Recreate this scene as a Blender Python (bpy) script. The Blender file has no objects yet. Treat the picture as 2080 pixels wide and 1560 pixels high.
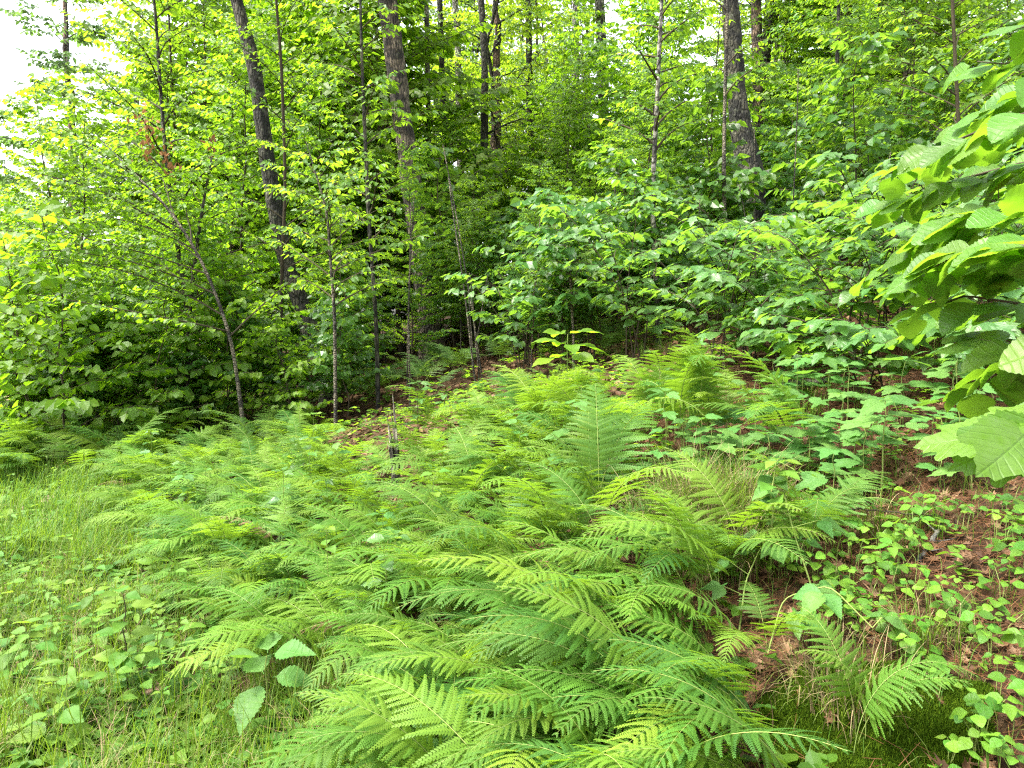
import bpy, math, random
import numpy as np
from mathutils import Matrix, Vector

# ------------------------------------------------------------------ camera, world, sun, exposure
sc = bpy.context.scene
COL = sc.collection
R = math.radians
CAMZ, PITCH, FPX = 1.6, -5.0, 1485.0
cam = bpy.data.cameras.new('camera'); cam.lens = 36 * FPX / 2080; cam.sensor_width = 36
cam.clip_start = 0.05; cam.clip_end = 1200
camo = bpy.data.objects.new('camera', cam); COL.objects.link(camo)
camo.location = (0, 0, CAMZ); camo.rotation_euler = (R(90 + PITCH), 0, 0)
sc.camera = camo
SUN_EL, SUN_AZ = 60.0, -100.0           # azimuth clockwise from the view direction: high, over the open side
w = bpy.data.worlds.new('World'); sc.world = w; w.use_nodes = True
nt = w.node_tree; nt.nodes.clear()
sky = nt.nodes.new('ShaderNodeTexSky'); sky.sky_type = 'NISHITA'; sky.sun_disc = False
sky.sun_elevation = R(SUN_EL); sky.sun_rotation = R(SUN_AZ); sky.air_density = 1.0; sky.dust_density = 5.0; sky.ozone_density = 1.0
bgn = nt.nodes.new('ShaderNodeBackground'); bgn.inputs[1].default_value = 0.15
out = nt.nodes.new('ShaderNodeOutputWorld')
hsv = nt.nodes.new('ShaderNodeHueSaturation'); hsv.inputs['Saturation'].default_value = .35   # thin high cloud: nearly white sky
nt.links.new(sky.outputs[0], hsv.inputs['Color']); nt.links.new(hsv.outputs[0], bgn.inputs[0]); nt.links.new(bgn.outputs[0], out.inputs[0])
sl = bpy.data.lights.new('sun', 'SUN'); sl.energy = 2.0; sl.angle = R(14); sl.color = (1.0, 0.95, 0.85)
so = bpy.data.objects.new('sun', sl); COL.objects.link(so)
sdir = Vector((math.sin(R(SUN_AZ)) * math.cos(R(SUN_EL)), math.cos(R(SUN_AZ)) * math.cos(R(SUN_EL)), math.sin(R(SUN_EL))))
so.rotation_euler = sdir.to_track_quat('Z', 'Y').to_euler()
sc.view_settings.view_transform = 'Standard'; sc.view_settings.look = 'None'
sc.view_settings.exposure = 2.58; sc.view_settings.gamma = 1.0; sc.view_settings.use_curve_mapping = False
cy = sc.cycles
cy.max_bounces = 9; cy.diffuse_bounces = 8; cy.glossy_bounces = 2; cy.transmission_bounces = 4
cy.transparent_max_bounces = 4; cy.caustics_reflective = False; cy.caustics_refractive = False
cy.use_denoising = False; cy.pixel_filter_type = 'BLACKMAN_HARRIS'; cy.filter_width = 1.25; cy.sample_clamp_indirect = 8

# ------------------------------------------------------------------ terrain and picking helpers
_U = np.array([-80, -30, -12, -5, -3.2, -2, -.9, -.3, .6, 1.8, 4, 7.3, 12, 20, 32, 60, 120])
_Z = np.array([-3, -1.3, -.6, -.25, -.1, .0, .10, .30, .55, .93, 1.35, 2.0, 3.0, 4.6, 5.9, 6.6, 7.2])
_uf = np.linspace(-80, 120, 4001)
_zf = np.interp(_uf, _U, _Z); _k = np.exp(-.5 * (np.arange(-24, 25) / 7.0) ** 2); _k /= _k.sum()
_zf = np.convolve(np.pad(_zf, 24, mode='edge'), _k, mode='valid')
def H(x, y):
    x = np.asarray(x, float); y = np.asarray(y, float)
    u = x + .3 * (np.minimum(y, 40) - 3)
    z = np.interp(u, _uf, _zf)
    z = z + .035 * np.sin(x * 2.1 + y * 1.3) * np.sin(y * 1.7 - x * .6) + .02 * np.sin(x * 5.3 + 1) * np.sin(y * 4.7 + x)
    z = z + .18 * np.sin(x * .37 + 1.3) * np.sin(y * .29 + .5) * np.clip((y - 5) / 8, 0, 1)
    return z
def NRM(x, y, e=.05):
    gx = (H(x + e, y) - H(x - e, y)) / (2 * e); gy = (H(x, y + e) - H(x, y - e)) / (2 * e)
    n = np.stack([-gx, -gy, np.ones_like(gx)], -1)
    return n / np.linalg.norm(n, axis=-1, keepdims=True)
_cp, _sp = math.cos(R(PITCH)), math.sin(R(PITCH))
def ray(px, py):
    a = (px - 1040) / FPX; b = (780 - py) / FPX
    return np.array([a, _cp - b * _sp, _sp + b * _cp])
def at(px, py, D):
    r = ray(px, py); return np.array([0, 0, CAMZ]) + r * (D / r[1])
def gnd(px, D, py=780):
    p = at(px, py, D); p[2] = float(H(p[0], p[1])); return p
inm = lambda x, y: ((x - .95) / .30) ** 2 + ((y - 1.84) / .25) ** 2 < 1 + .25 * np.sin(x * 19) * np.sin(y * 23)     # where the moss cushion lies
def hit(px, py):
    r = ray(px, py); t = .3
    while t < 80:
        p = np.array([0, 0, CAMZ]) + r * t
        if p[2] <= float(H(p[0], p[1])): break
        t += .02 if t < 10 else .1
    p[2] = float(H(p[0], p[1])); return p
def proj(x, y, z):
    y1 = y * _cp + (z - CAMZ) * _sp; z1 = -y * _sp + (z - CAMZ) * _cp
    return 1040 + FPX * x / y1, 780 - FPX * z1 / y1
def nz(v): return v / np.maximum(np.linalg.norm(v, axis=-1, keepdims=True), 1e-9)

# ------------------------------------------------------------------ mesh building
class MB:
    def __init__(s): s.V = []; s.F = []; s.r = []; s.uv = []; s.n = 0; s.mi = []
    def add(s, V, F, rnd=0.0, uv=None, mi=0):
        V = np.asarray(V, float).reshape(-1, 3); F = np.asarray(F, np.int64)
        s.V.append(V); s.F.append(F + s.n); s.n += len(V)
        s.r.append(np.broadcast_to(np.asarray(rnd, float), (len(V),)))
        s.uv.append(np.zeros((len(V), 2)) if uv is None else np.asarray(uv, float).reshape(-1, 2))
        s.mi.append(np.full(len(F), mi)); return s
    def mesh(s, name, mats, smooth=False):
        me = bpy.data.meshes.new(name)
        V = np.concatenate(s.V); loops = np.concatenate([f.ravel() for f in s.F])
        sizes = np.concatenate([np.full(len(f), f.shape[1]) for f in s.F])
        me.vertices.add(len(V)); me.vertices.foreach_set('co', V.astype(np.float32).ravel())
        me.loops.add(len(loops)); me.loops.foreach_set('vertex_index', loops.astype(np.int32))
        me.polygons.add(len(sizes))
        st = np.concatenate([[0], np.cumsum(sizes)[:-1]])
        me.polygons.foreach_set('loop_start', st.astype(np.int32))
        me.polygons.foreach_set('use_smooth', np.full(len(sizes), smooth))
        for m in (mats if isinstance(mats, (list, tuple)) else [mats]): me.materials.append(m)
        me.polygons.foreach_set('material_index', np.concatenate(s.mi).astype(np.int32))
        a = me.attributes.new('rnd', 'FLOAT', 'POINT'); a.data.foreach_set('value', np.concatenate(s.r).astype(np.float32))
        b = me.attributes.new('luv', 'FLOAT2', 'POINT'); b.data.foreach_set('vector', np.concatenate(s.uv).astype(np.float32).ravel())
        me.update(calc_edges=True); return me
def link(name, me, parent=None, loc=None, mtx=None, **kw):
    o = bpy.data.objects.new(name, me); COL.objects.link(o)
    if parent is not None: o.parent = parent
    if loc is not None: o.location = [float(v) for v in loc]
    if mtx is not None: o.matrix_basis = mtx
    for k, v in kw.items(): o[k] = v
    return o
def thing(name, label, cat, loc, rz=0, group=None, s=1.0):
    o = link(name, None, loc=loc); o.rotation_euler = (0, 0, rz); o.scale = (s, s, s); o.empty_display_size = .1
    o['label'] = label; o['category'] = cat
    if group: o['group'] = group
    return o
def copy_tree(root, loc, rz=0, s=1.0, label=None, group=None, tilt=(0, 0)):
    r = root.copy(); COL.objects.link(r); r.location = [float(v) for v in loc]; r.rotation_euler = (tilt[0], tilt[1], rz); r.scale = (s, s, s)
    if label: r['label'] = label
    if group: r['group'] = group
    for ch in root.children:
        c = ch.copy(); COL.objects.link(c); c.parent = r
        for g in ch.children:
            d = g.copy(); COL.objects.link(d); d.parent = c
    return r

def vn2(a, z, na, seed):     # value noise, periodic in a (0..1)
    rg = np.random.default_rng(seed); T = rg.random((na, 4096))
    fa = (a % 1) * na; ia = np.floor(fa).astype(int); fa -= ia
    iz = np.floor(z).astype(int); fz = z - iz; fa = fa * fa * (3 - 2 * fa); fz = fz * fz * (3 - 2 * fz); iz %= 4095
    g = lambda i, j: T[i % na, j]
    return (g(ia, iz) * (1 - fa) + g(ia + 1, iz) * fa) * (1 - fz) + (g(ia, iz + 1) * (1 - fa) + g(ia + 1, iz + 1) * fa) * fz
def tube(mb, P, rad, k=6, bark=0, seed=1, mi=0, rnd=0.0, cap=False):
    P = np.asarray(P, float); m = len(P); rad = np.broadcast_to(np.asarray(rad, float), (m,))
    T = nz(np.gradient(P, axis=0)); ref = np.array([0.13, 1, 0.07]) if abs(T[0][1]) < .9 else np.array([1, .1, 0])
    A = nz(np.cross(T, ref)); B = np.cross(T, A)
    an = np.arange(k) / k; ca, sa = np.cos(an * 2 * np.pi), np.sin(an * 2 * np.pi)
    rr = rad[:, None] * np.ones((1, k))
    ln = np.concatenate([[0], np.cumsum(np.linalg.norm(np.diff(P, axis=0), axis=1))])
    if bark:
        aa, zz = np.meshgrid(an, ln)
        fur = vn2(aa, zz * 3.2, 13, seed); fur = 1 - np.abs(fur * 2 - 1)
        big = vn2(aa, zz * .9, 3, seed + 5) - .5; fine = vn2(aa, zz * 14, 26, seed + 9) - .5
        rr = rr * (1 + bark * (.16 * fur - .08 + .22 * big + .07 * fine))
    V = P[:, None, :] + rr[..., None] * (A[:, None, :] * ca[None, :, None] + B[:, None, :] * sa[None, :, None])
    i = np.arange(m - 1)[:, None] * k; j = np.arange(k)[None, :]; j2 = (j + 1) % k
    F = np.stack([i + j, i + j2, i + k + j2, i + k + j], -1).reshape(-1, 4)
    uv = np.stack([np.broadcast_to(an, (m, k)), np.broadcast_to(ln[:, None], (m, k))], -1)
    mb.add(V.reshape(-1, 3), F, rnd, uv.reshape(-1, 2), mi)
    if cap: mb.add(V[-1], np.arange(k)[None, :], rnd, uv[-1], mi)
def prisms(mb, A, B, r0, r1=None, mi=0):   # many straight thin twigs at once
    A = np.asarray(A).reshape(-1, 3); B = np.asarray(B).reshape(-1, 3); n = len(A)
    if n == 0: return
    r1 = r0 * .5 if r1 is None else r1
    T = nz(B - A); X = nz(np.cross(T, np.array([.1, .2, 1.0]))); Y = np.cross(T, X)
    V = np.empty((n, 6, 3))
    for q in range(3):
        c, s_ = math.cos(q * 2.0944), math.sin(q * 2.0944); o_ = X * c + Y * s_
        V[:, q] = A + o_ * (np.asarray(r0).reshape(-1, 1) if np.ndim(r0) else r0); V[:, 3 + q] = B + o_ * (np.asarray(r1).reshape(-1, 1) if np.ndim(r1) else r1)
    b = np.arange(n)[:, None] * 6
    F = np.concatenate([b + np.array([[q, (q + 1) % 3, 3 + (q + 1) % 3, 3 + q]]) for q in range(3)])
    mb.add(V.reshape(-1, 3), F, 0, None, mi)

# ------------------------------------------------------------------ leaf shapes (x along the leaf, y across, z up)
def T_far(wd=.30, fold=.07, droop=.10):
    V = np.array([[0, 0, 0], [.30, wd, fold], [.70, wd * .72, fold * .6 - droop * .5], [1, 0, -droop], [.70, -wd * .72, fold * .6 - droop * .5], [.30, -wd, fold]])
    F = np.array([[0, 5, 4, 3], [0, 3, 2, 1]]); return V, F, V[:, :2].copy()
def T_grid(wf, n=12, fold=.1, droop=.2, teeth=0, corr=.0, curl=0.0):
    t = np.linspace(0, 1, n + 1); rows = []; uv = []
    for i, x in enumerate(t):
        wdt = wf(x) * (1 + (teeth if i % 2 else -teeth)) if 0 < x < 1 else .004
        for c in (-1, -.5, 0, .5, 1):
            y = c * wdt; xs = x + .40 * abs(c) * wdt * (1 - x)
            z = fold * abs(y) * 1.6 - droop * x * x - curl * (abs(c) ** 2) * wdt * .6 + corr * math.cos(i * math.pi) * (1 if 0 < abs(c) else 0)
            rows.append((xs, y, z)); uv.append((x + .85 * abs(y), y))
    F = [[i * 5 + c, i * 5 + c + 1, i * 5 + c + 6, i * 5 + c + 5] for i in range(n) for c in range(4)]
    return np.array(rows), np.array(F), np.array(uv)
w_ovate = lambda x: .36 * (math.sin(math.pi * x ** .62) ** .85) * (1 - .25 * x)
w_round = lambda x: .46 * (math.sin(math.pi * x ** .66) ** .62) * (1 - .15 * x)
w_ellip = lambda x: .27 * math.sin(math.pi * x ** .85) ** .9
w_lance = lambda x: .14 * math.sin(math.pi * x ** .7)
def T_lobed(lobes, depth=.35, wd=.5, teeth=.05, n=40, droop=.18, fold=.1, base=.28, seed=0):
    # star-shaped outline round a centre: lobes = list of (angle deg from tip, length, sharpness)
    th = np.linspace(-math.pi, math.pi, n, endpoint=False)
    r = np.zeros(n)
    for (a, L, sh) in lobes:
        d = np.angle(np.exp(1j * (th - math.radians(a)))); r = np.maximum(r, L * np.clip(1 - np.abs(d) / sh, 0, 1) ** .8)
    r = np.maximum(r, depth) * (1 + teeth * np.where(np.arange(n) % 2 == 0, 1, -1))
    near = np.abs(np.abs(th) - math.pi) < .25; r[near] = base
    x = .3 + r * np.cos(th); y = r * np.sin(th) * wd * 2
    def zz(x, y): return fold * np.abs(y) - droop * np.clip(x, 0, 2) ** 2 - .15 * y * y
    xi = .3 + .5 * r * np.cos(th); yi = .5 * r * np.sin(th) * wd * 2
    V = np.concatenate([[[.3, 0, zz(.3, 0.)]], np.stack([xi, yi, zz(xi, yi)], 1), np.stack([x, y, zz(x, y)], 1)])
    j = np.arange(n); j2 = (j + 1) % n
    return V, (np.stack([np.zeros(n, int), 1 + j, 1 + j2], 1), np.stack([1 + j, 1 + n + j, 1 + n + j2, 1 + j2], 1)), V[:, :2].copy()
def leaf_mesh(name, tmpl, mat, smooth=True, petiole=.25, pr=.012):
    mb = MB(); V, F, uv = tmpl
    rg = np.random.default_rng(abs(hash((len(V), round(float(V.sum()), 4)))) % 9999); Vs = V.copy()
    for q in range(3):
        k1, k2, ph = rg.uniform(4, 11), rg.uniform(4, 12), rg.uniform(0, 6.28)
        Vs[:, 2] += rg.uniform(.008, .022) * np.sin(Vs[:, 0] * k1 + Vs[:, 1] * k2 * rg.choice([-1, 1]) + ph) * np.clip(Vs[:, 0] * 4, 0, 1)
    Vs[:, 1] += rg.uniform(-.06, .06) * Vs[:, 0] ** 2; Vs[:, :2] *= 1 + rg.normal(0, .012, (len(Vs), 1))
    if isinstance(F, tuple):
        mb.add(Vs, F[0], 0, uv); n0 = mb.n
        F2 = F[1]; mb.F.append(F2); mb.mi.append(np.zeros(len(F2)))
    else: mb.add(Vs, F, 0, uv)
    if petiole:
        tube(mb, np.array([[-petiole, 0, -.03], [-petiole * .5, 0, .015], [.02, 0, 0]]), [pr, pr * .8, pr * .7], 4, mi=0)
        mb.uv[-1][:] = (0.5, 0.0)
    return mb.mesh(name, mat, smooth)
def leaf_frames(D, N):
    D = nz(D); B = nz(np.cross(N, D)); N2 = np.cross(D, B); return D, B, N2
def merge_leaves(mb, tmpl, P, D, N, S, rnd, mi=0):
    V, F, uv = tmpl; D, B, N2 = leaf_frames(D, N); n = len(P); k = len(V)
    S = np.broadcast_to(S, (n,)); rnd = np.broadcast_to(rnd, (n,))
    W = P[:, None] + S[:, None, None] * (V[None, :, 0:1] * D[:, None] + V[None, :, 1:2] * B[:, None] + V[None, :, 2:3] * N2[:, None])
    b = (np.arange(n) * k)[:, None, None]
    if isinstance(F, tuple):
        F = [f for f in F]
        mb.add(W.reshape(-1, 3), (F[0][None] + b).reshape(-1, 3), np.repeat(rnd, k), np.tile(uv, (n, 1)), mi)
        FF = (F[1][None] + b).reshape(-1, 4) + (mb.n - n * k); mb.F.append(FF); mb.mi.append(np.full(len(FF), mi))
    else:
        mb.add(W.reshape(-1, 3), (F[None] + b).reshape(-1, F.shape[1]), np.repeat(rnd, k), np.tile(uv, (n, 1)), mi)
def mtx_of(P, D, B, N, s):
    return Matrix(((D[0] * s, B[0] * s, N[0] * s, P[0]), (D[1] * s, B[1] * s, N[1] * s, P[1]), (D[2] * s, B[2] * s, N[2] * s, P[2]), (0, 0, 0, 1)))
def leaf_objs(parent, meshes, P, D, N, S, rng, name='leaf'):
    D, B, N2 = leaf_frames(np.asarray(D, float), np.asarray(N, float)); S = np.broadcast_to(S, (len(P),))
    for i in range(len(P)):
        link(name, meshes[rng.integers(len(meshes))], parent, mtx=mtx_of(P[i], D[i], B[i], N2[i], float(S[i])))

# ------------------------------------------------------------------ materials
def newmat(name):
    m = bpy.data.materials.new(name); m.use_nodes = True; n = m.node_tree; n.nodes.clear()
    o = n.nodes.new('ShaderNodeOutputMaterial'); return m, n, o
def N_(n, t, **kw):
    x = n.nodes.new(t)
    for k, v in kw.items(): setattr(x, k, v)
    return x
def ramp(n, src, stops, interp='LINEAR'):
    r = N_(n, 'ShaderNodeValToRGB'); r.color_ramp.interpolation = interp
    e = r.color_ramp.elements
    while len(e) < len(stops): e.new(.5)
    for q, (p, c) in zip(e, stops): q.position = p; q.color = (*c, 1) if len(c) == 3 else c
    n.links.new(src, r.inputs[0]); return r.outputs[0]
def math_(n, op, a, b=None, c=None):
    x = N_(n, 'ShaderNodeMath', operation=op)
    for i, v in enumerate((a, b, c)):
        if v is None: continue
        if isinstance(v, (int, float)): x.inputs[i].default_value = v
        else: n.links.new(v, x.inputs[i])
    return x.outputs[0]
def leaf_mat(name, cols, tr=(.20, .34, .02), trf=.42, rough=.42, veins=0, spec=.5, vein_n=9, blot=.0, backc=None):
    m, n, o = newmat(name); L = n.links.new
    at_ = N_(n, 'ShaderNodeAttribute', attribute_name='rnd'); oi = N_(n, 'ShaderNodeObjectInfo')
    f = math_(n, 'FRACT', math_(n, 'ADD', at_.outputs['Fac'], oi.outputs['Random']))
    st = [(i / (len(cols) - 1), c) for i, c in enumerate(cols)]
    c = ramp(n, f, st)
    hs = N_(n, 'ShaderNodeHueSaturation'); L(c, hs.inputs['Color'])
    L(math_(n, 'MULTIPLY_ADD', math_(n, 'FRACT', math_(n, 'MULTIPLY', oi.outputs['Random'], 7.31)), .30, .85), hs.inputs['Value'])
    L(math_(n, 'MULTIPLY_ADD', math_(n, 'FRACT', math_(n, 'MULTIPLY', oi.outputs['Random'], 3.77)), .03, .485), hs.inputs['Hue'])
    col = hs.outputs[0]
    pb = N_(n, 'ShaderNodeBsdfPrincipled'); pb.inputs['Roughness'].default_value = rough; pb.inputs['Specular IOR Level'].default_value = spec
    if veins:
        uv = N_(n, 'ShaderNodeAttribute', attribute_name='luv'); sx = N_(n, 'ShaderNodeSeparateXYZ'); L(uv.outputs['Vector'], sx.inputs[0])
        ay = math_(n, 'ABSOLUTE', sx.outputs[1])
        ph = math_(n, 'FRACT', math_(n, 'MULTIPLY', math_(n, 'SUBTRACT', sx.outputs[0], math_(n, 'MULTIPLY', ay, .85)), vein_n))
        ln = math_(n, 'SUBTRACT', 1.0, math_(n, 'SMOOTH_MIN', math_(n, 'MULTIPLY', math_(n, 'ABSOLUTE', math_(n, 'SUBTRACT', ph, .5)), 7.0), 1.0, .1))
        mid = math_(n, 'SUBTRACT', 1.0, math_(n, 'MINIMUM', math_(n, 'MULTIPLY', ay, 45.0), 1.0))
        vv = math_(n, 'MAXIMUM', math_(n, 'MAXIMUM', ln, 0.0), mid)
        mx = N_(n, 'ShaderNodeMix', data_type='RGBA', blend_type='MIX'); L(math_(n, 'MULTIPLY', vv, veins * .55), mx.inputs[0]); L(col, mx.inputs[6])
        mx.inputs[7].default_value = (cols[-1][0] * 1.6 + .03, cols[-1][1] * 1.5 + .05, cols[-1][2] * 1.5 + .02, 1); col = mx.outputs[2]
        tc = N_(n, 'ShaderNodeTexCoord'); ns = N_(n, 'ShaderNodeTexNoise'); ns.inputs['Scale'].default_value = 9; ns.inputs['Detail'].default_value = 4
        L(tc.outputs['Object'], ns.inputs['Vector'])
        hgt = math_(n, 'SUBTRACT', math_(n, 'MULTIPLY', ns.outputs[0], .35), vv)
        bp = N_(n, 'ShaderNodeBump'); bp.inputs['Strength'].default_value = .3; bp.inputs['Distance'].default_value = .004
        L(hgt, bp.inputs['Height']); L(bp.outputs[0], pb.inputs['Normal'])
        br = N_(n, 'ShaderNodeBrightContrast'); L(col, br.inputs[0]); L(math_(n, 'MULTIPLY', math_(n, 'SUBTRACT', ns.outputs[0], .5), .05), br.inputs[1]); col = br.outputs[0]
    L(col, pb.inputs['Base Color'])
    tb = N_(n, 'ShaderNodeBsdfTranslucent')
    tm = N_(n, 'ShaderNodeMix', data_type='RGBA', blend_type='MIX'); tm.inputs[0].default_value = .72; L(col, tm.inputs[6]); tm.inputs[7].default_value = (*tr, 1)
    L(tm.outputs[2], tb.inputs[0])
    ms = N_(n, 'ShaderNodeMixShader'); ms.inputs[0].default_value = trf; L(pb.outputs[0], ms.inputs[1]); L(tb.outputs[0], ms.inputs[2])
    L(ms.outputs[0], o.inputs[0]); return m
def bark_mat(name, dark, light, lichen=(.32, .34, .30), lich=.35, sx=30, sz=4):
    m, n, o = newmat(name); L = n.links.new
    uv = N_(n, 'ShaderNodeTexCoord'); mp = N_(n, 'ShaderNodeMapping'); mp.inputs['Scale'].default_value = (sx, sx, sz); L(uv.outputs['Object'], mp.inputs[0])
    n1 = N_(n, 'ShaderNodeTexNoise'); n1.inputs['Scale'].default_value = 1; n1.inputs['Detail'].default_value = 6; n1.inputs['Roughness'].default_value = .65; L(mp.outputs[0], n1.inputs['Vector'])
    n1w = N_(n, 'ShaderNodeTexNoise'); n1w.inputs['Scale'].default_value = 14; L(uv.outputs['Object'], n1w.inputs['Vector'])
    n2 = N_(n, 'ShaderNodeTexNoise'); n2.inputs['Scale'].default_value = 5; n2.inputs['Detail'].default_value = 5; L(uv.outputs['Object'], n2.inputs['Vector'])
    n3 = N_(n, 'ShaderNodeTexVoronoi', feature='DISTANCE_TO_EDGE'); n3.inputs['Scale'].default_value = 1; m3 = N_(n, 'ShaderNodeMapping'); m3.inputs['Scale'].default_value = (sx, sx, sz * 2.2); L(uv.outputs['Object'], m3.inputs[0]); w3 = N_(n, 'ShaderNodeMix', data_type='VECTOR'); w3.inputs[0].default_value = .35; L(m3.outputs[0], w3.inputs[4]); L(n1w.outputs['Color'], w3.inputs[5]); L(w3.outputs[1], n3.inputs['Vector'])
    c1 = ramp(n, n1.outputs[0], [(.36, dark), (.62, light)])
    c2 = ramp(n, n2.outputs[0], [(.45, (.22, .22, .22)), (.56, (1.25, 1.25, 1.25))])
    mu = N_(n, 'ShaderNodeMix', data_type='RGBA', blend_type='MULTIPLY'); mu.inputs[0].default_value = 1; L(c1, mu.inputs[6]); L(c2, mu.inputs[7])
    ck = N_(n, 'ShaderNodeMix', data_type='RGBA', blend_type='MULTIPLY'); ck.inputs[0].default_value = .85; L(mu.outputs[2], ck.inputs[6]); L(ramp(n, n3.outputs[0], [(.02, (.18, .17, .15)), (.12, (1, 1, 1))]), ck.inputs[7]); mu = ck
    n4 = N_(n, 'ShaderNodeTexNoise'); n4.inputs['Scale'].default_value = 9; n4.inputs['Detail'].default_value = 8; n4.inputs['Roughness'].default_value = .7; L(uv.outputs['Object'], n4.inputs['Vector'])
    lm = ramp(n, n4.outputs[0], [(.60 - lich * .15, (0, 0, 0)), (.68 - lich * .12, (1, 1, 1))])
    mx = N_(n, 'ShaderNodeMix', data_type='RGBA'); L(math_(n, 'MULTIPLY', lm, lich * 1.6), mx.inputs[0]); L(mu.outputs[2], mx.inputs[6]); mx.inputs[7].default_value = (*lichen, 1)
    pb = N_(n, 'ShaderNodeBsdfPrincipled'); pb.inputs['Roughness'].default_value = .9; L(mx.outputs[2], pb.inputs['Base Color'])
    bp = N_(n, 'ShaderNodeBump'); bp.inputs['Strength'].default_value = 1; bp.inputs['Distance'].default_value = .03; L(math_(n, 'ADD', math_(n, 'ADD', n1.outputs[0], math_(n, 'MINIMUM', math_(n, 'MULTIPLY', n3.outputs[0], 4.0), .8)), math_(n, 'MULTIPLY', n4.outputs[0], .4)), bp.inputs['Height']); L(bp.outputs[0], pb.inputs['Normal'])
    L(pb.outputs[0], o.inputs[0]); return m
def plain_mat(name, cols, rough=.8, scale=20, tr=0, noise_dist=0):
    m, n, o = newmat(name); L = n.links.new
    at_ = N_(n, 'ShaderNodeAttribute', attribute_name='rnd'); oi = N_(n, 'ShaderNodeObjectInfo')
    tc = N_(n, 'ShaderNodeTexCoord'); ns = N_(n, 'ShaderNodeTexNoise'); ns.inputs['Scale'].default_value = scale; ns.inputs['Detail'].default_value = 5; L(tc.outputs['Object'], ns.inputs['Vector'])
    f = math_(n, 'FRACT', math_(n, 'ADD', math_(n, 'ADD', at_.outputs['Fac'], oi.outputs['Random']), math_(n, 'MULTIPLY', math_(n, 'SUBTRACT', ns.outputs[0], .5), .3)))
    c = ramp(n, f, [(i / (len(cols) - 1), q) for i, q in enumerate(cols)])
    pb = N_(n, 'ShaderNodeBsdfPrincipled'); pb.inputs['Roughness'].default_value = rough; pb.inputs['Specular IOR Level'].default_value = .15; L(c, pb.inputs['Base Color'])
    bp = N_(n, 'ShaderNodeBump'); bp.inputs['Strength'].default_value = .4; bp.inputs['Distance'].default_value = .01; L(ns.outputs[0], bp.inputs['Height']); L(bp.outputs[0], pb.inputs['Normal'])
    if tr:
        tb = N_(n, 'ShaderNodeBsdfTranslucent'); L(c, tb.inputs[0]); ms = N_(n, 'ShaderNodeMixShader'); ms.inputs[0].default_value = tr
        L(pb.outputs[0], ms.inputs[1]); L(tb.outputs[0], ms.inputs[2]); L(ms.outputs[0], o.inputs[0])
    else: L(pb.outputs[0], o.inputs[0])
    return m
M = {}
M['maple'] = leaf_mat('yellow_green_leaf', [(.065, .135, .008), (.09, .175, .010), (.12, .20, .014), (.08, .16, .010), (.065, .135, .008)], tr=(.38, .68, .02), trf=.52, rough=.5, spec=.3)
M['beech'] = leaf_mat('mid_green_leaf', [(.045, .115, .010), (.065, .145, .012), (.09, .17, .014), (.055, .13, .011), (.045, .115, .010)], tr=(.40, .66, .03), trf=.52, rough=.5, spec=.3)
M['canopy'] = leaf_mat('canopy_leaf', [(.05, .115, .010), (.075, .155, .012), (.10, .18, .016), (.055, .125, .010)], tr=(.48, .70, .03), trf=.55, rough=.5)
M['far'] = leaf_mat('far_leaf_haze_tint', [(.055, .115, .03), (.07, .14, .035), (.085, .155, .04)], tr=(.20, .36, .06), trf=.45, rough=.6)  # paler, bluer leaf colour stands in for distance haze
M['vib'] = leaf_mat('broad_shrub_leaf', [(.040, .105, .022), (.052, .13, .026), (.068, .15, .028), (.045, .115, .022)], tr=(.28, .52, .03), trf=.44, rough=.42, veins=.35, vein_n=7, spec=.45)
M['vib_m'] = leaf_mat('broad_shrub_leaf_far', [(.038, .10, .020), (.050, .125, .022), (.066, .145, .024), (.04, .105, .020)], tr=(.32, .58, .03), trf=.46, rough=.36, spec=.45)
M['hazel'] = leaf_mat('hazel_leaf', [(.050, .125, .016), (.065, .15, .018), (.08, .165, .018), (.055, .13, .016)], tr=(.28, .54, .02), trf=.44, rough=.45, veins=.15, vein_n=8, spec=.3)
M['fern'] = leaf_mat('fern_frond', [(.045, .120, .018), (.068, .152, .020), (.10, .185, .020), (.115, .20, .020), (.07, .150, .018), (.040, .110, .022)], tr=(.28, .48, .02), trf=.38, rough=.55, spec=.18)
M['fern_d'] = leaf_mat('dark_fern_frond', [(.05, .12, .018), (.07, .15, .022), (.09, .17, .026)], tr=(.22, .38, .03), trf=.36, rough=.5)
M['herb'] = leaf_mat('herb_leaf', [(.035, .105, .012), (.065, .16, .014), (.12, .225, .018), (.045, .12, .012), (.09, .19, .016)], tr=(.26, .46, .02), trf=.36, rough=.5, veins=.12, vein_n=5, spec=.2)
M['bramble'] = leaf_mat('bramble_leaf', [(.050, .13, .026), (.065, .155, .032), (.075, .165, .032)], tr=(.20, .40, .03), trf=.38, rough=.55, veins=.35, vein_n=9, spec=.2)
M['weed'] = leaf_mat('weed_leaf', [(.05, .13, .018), (.07, .16, .022), (.11, .19, .022), (.055, .135, .02)], tr=(.28, .44, .03), trf=.38, rough=.55, spec=.15)
M['grass'] = leaf_mat('grass_blade', [(.04, .10, .008), (.065, .135, .012), (.10, .165, .018), (.16, .17, .05), (.06, .12, .010), (.035, .09, .008)], tr=(.26, .42, .02), trf=.34, rough=.55, spec=.18)
M['moss'] = leaf_mat('moss_green', [(.008, .026, .001), (.020, .050, .002), (.045, .085, .004), (.012, .034, .002)], tr=(.06, .12, .004), trf=.25, rough=.9, spec=.05)
M['stemg'] = plain_mat('green_stem', [(.12, .17, .04), (.16, .20, .05)], rough=.6)
M['stemb'] = plain_mat('brown_twig', [(.035, .028, .018), (.06, .048, .03), (.045, .035, .022)], rough=.8)
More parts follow.
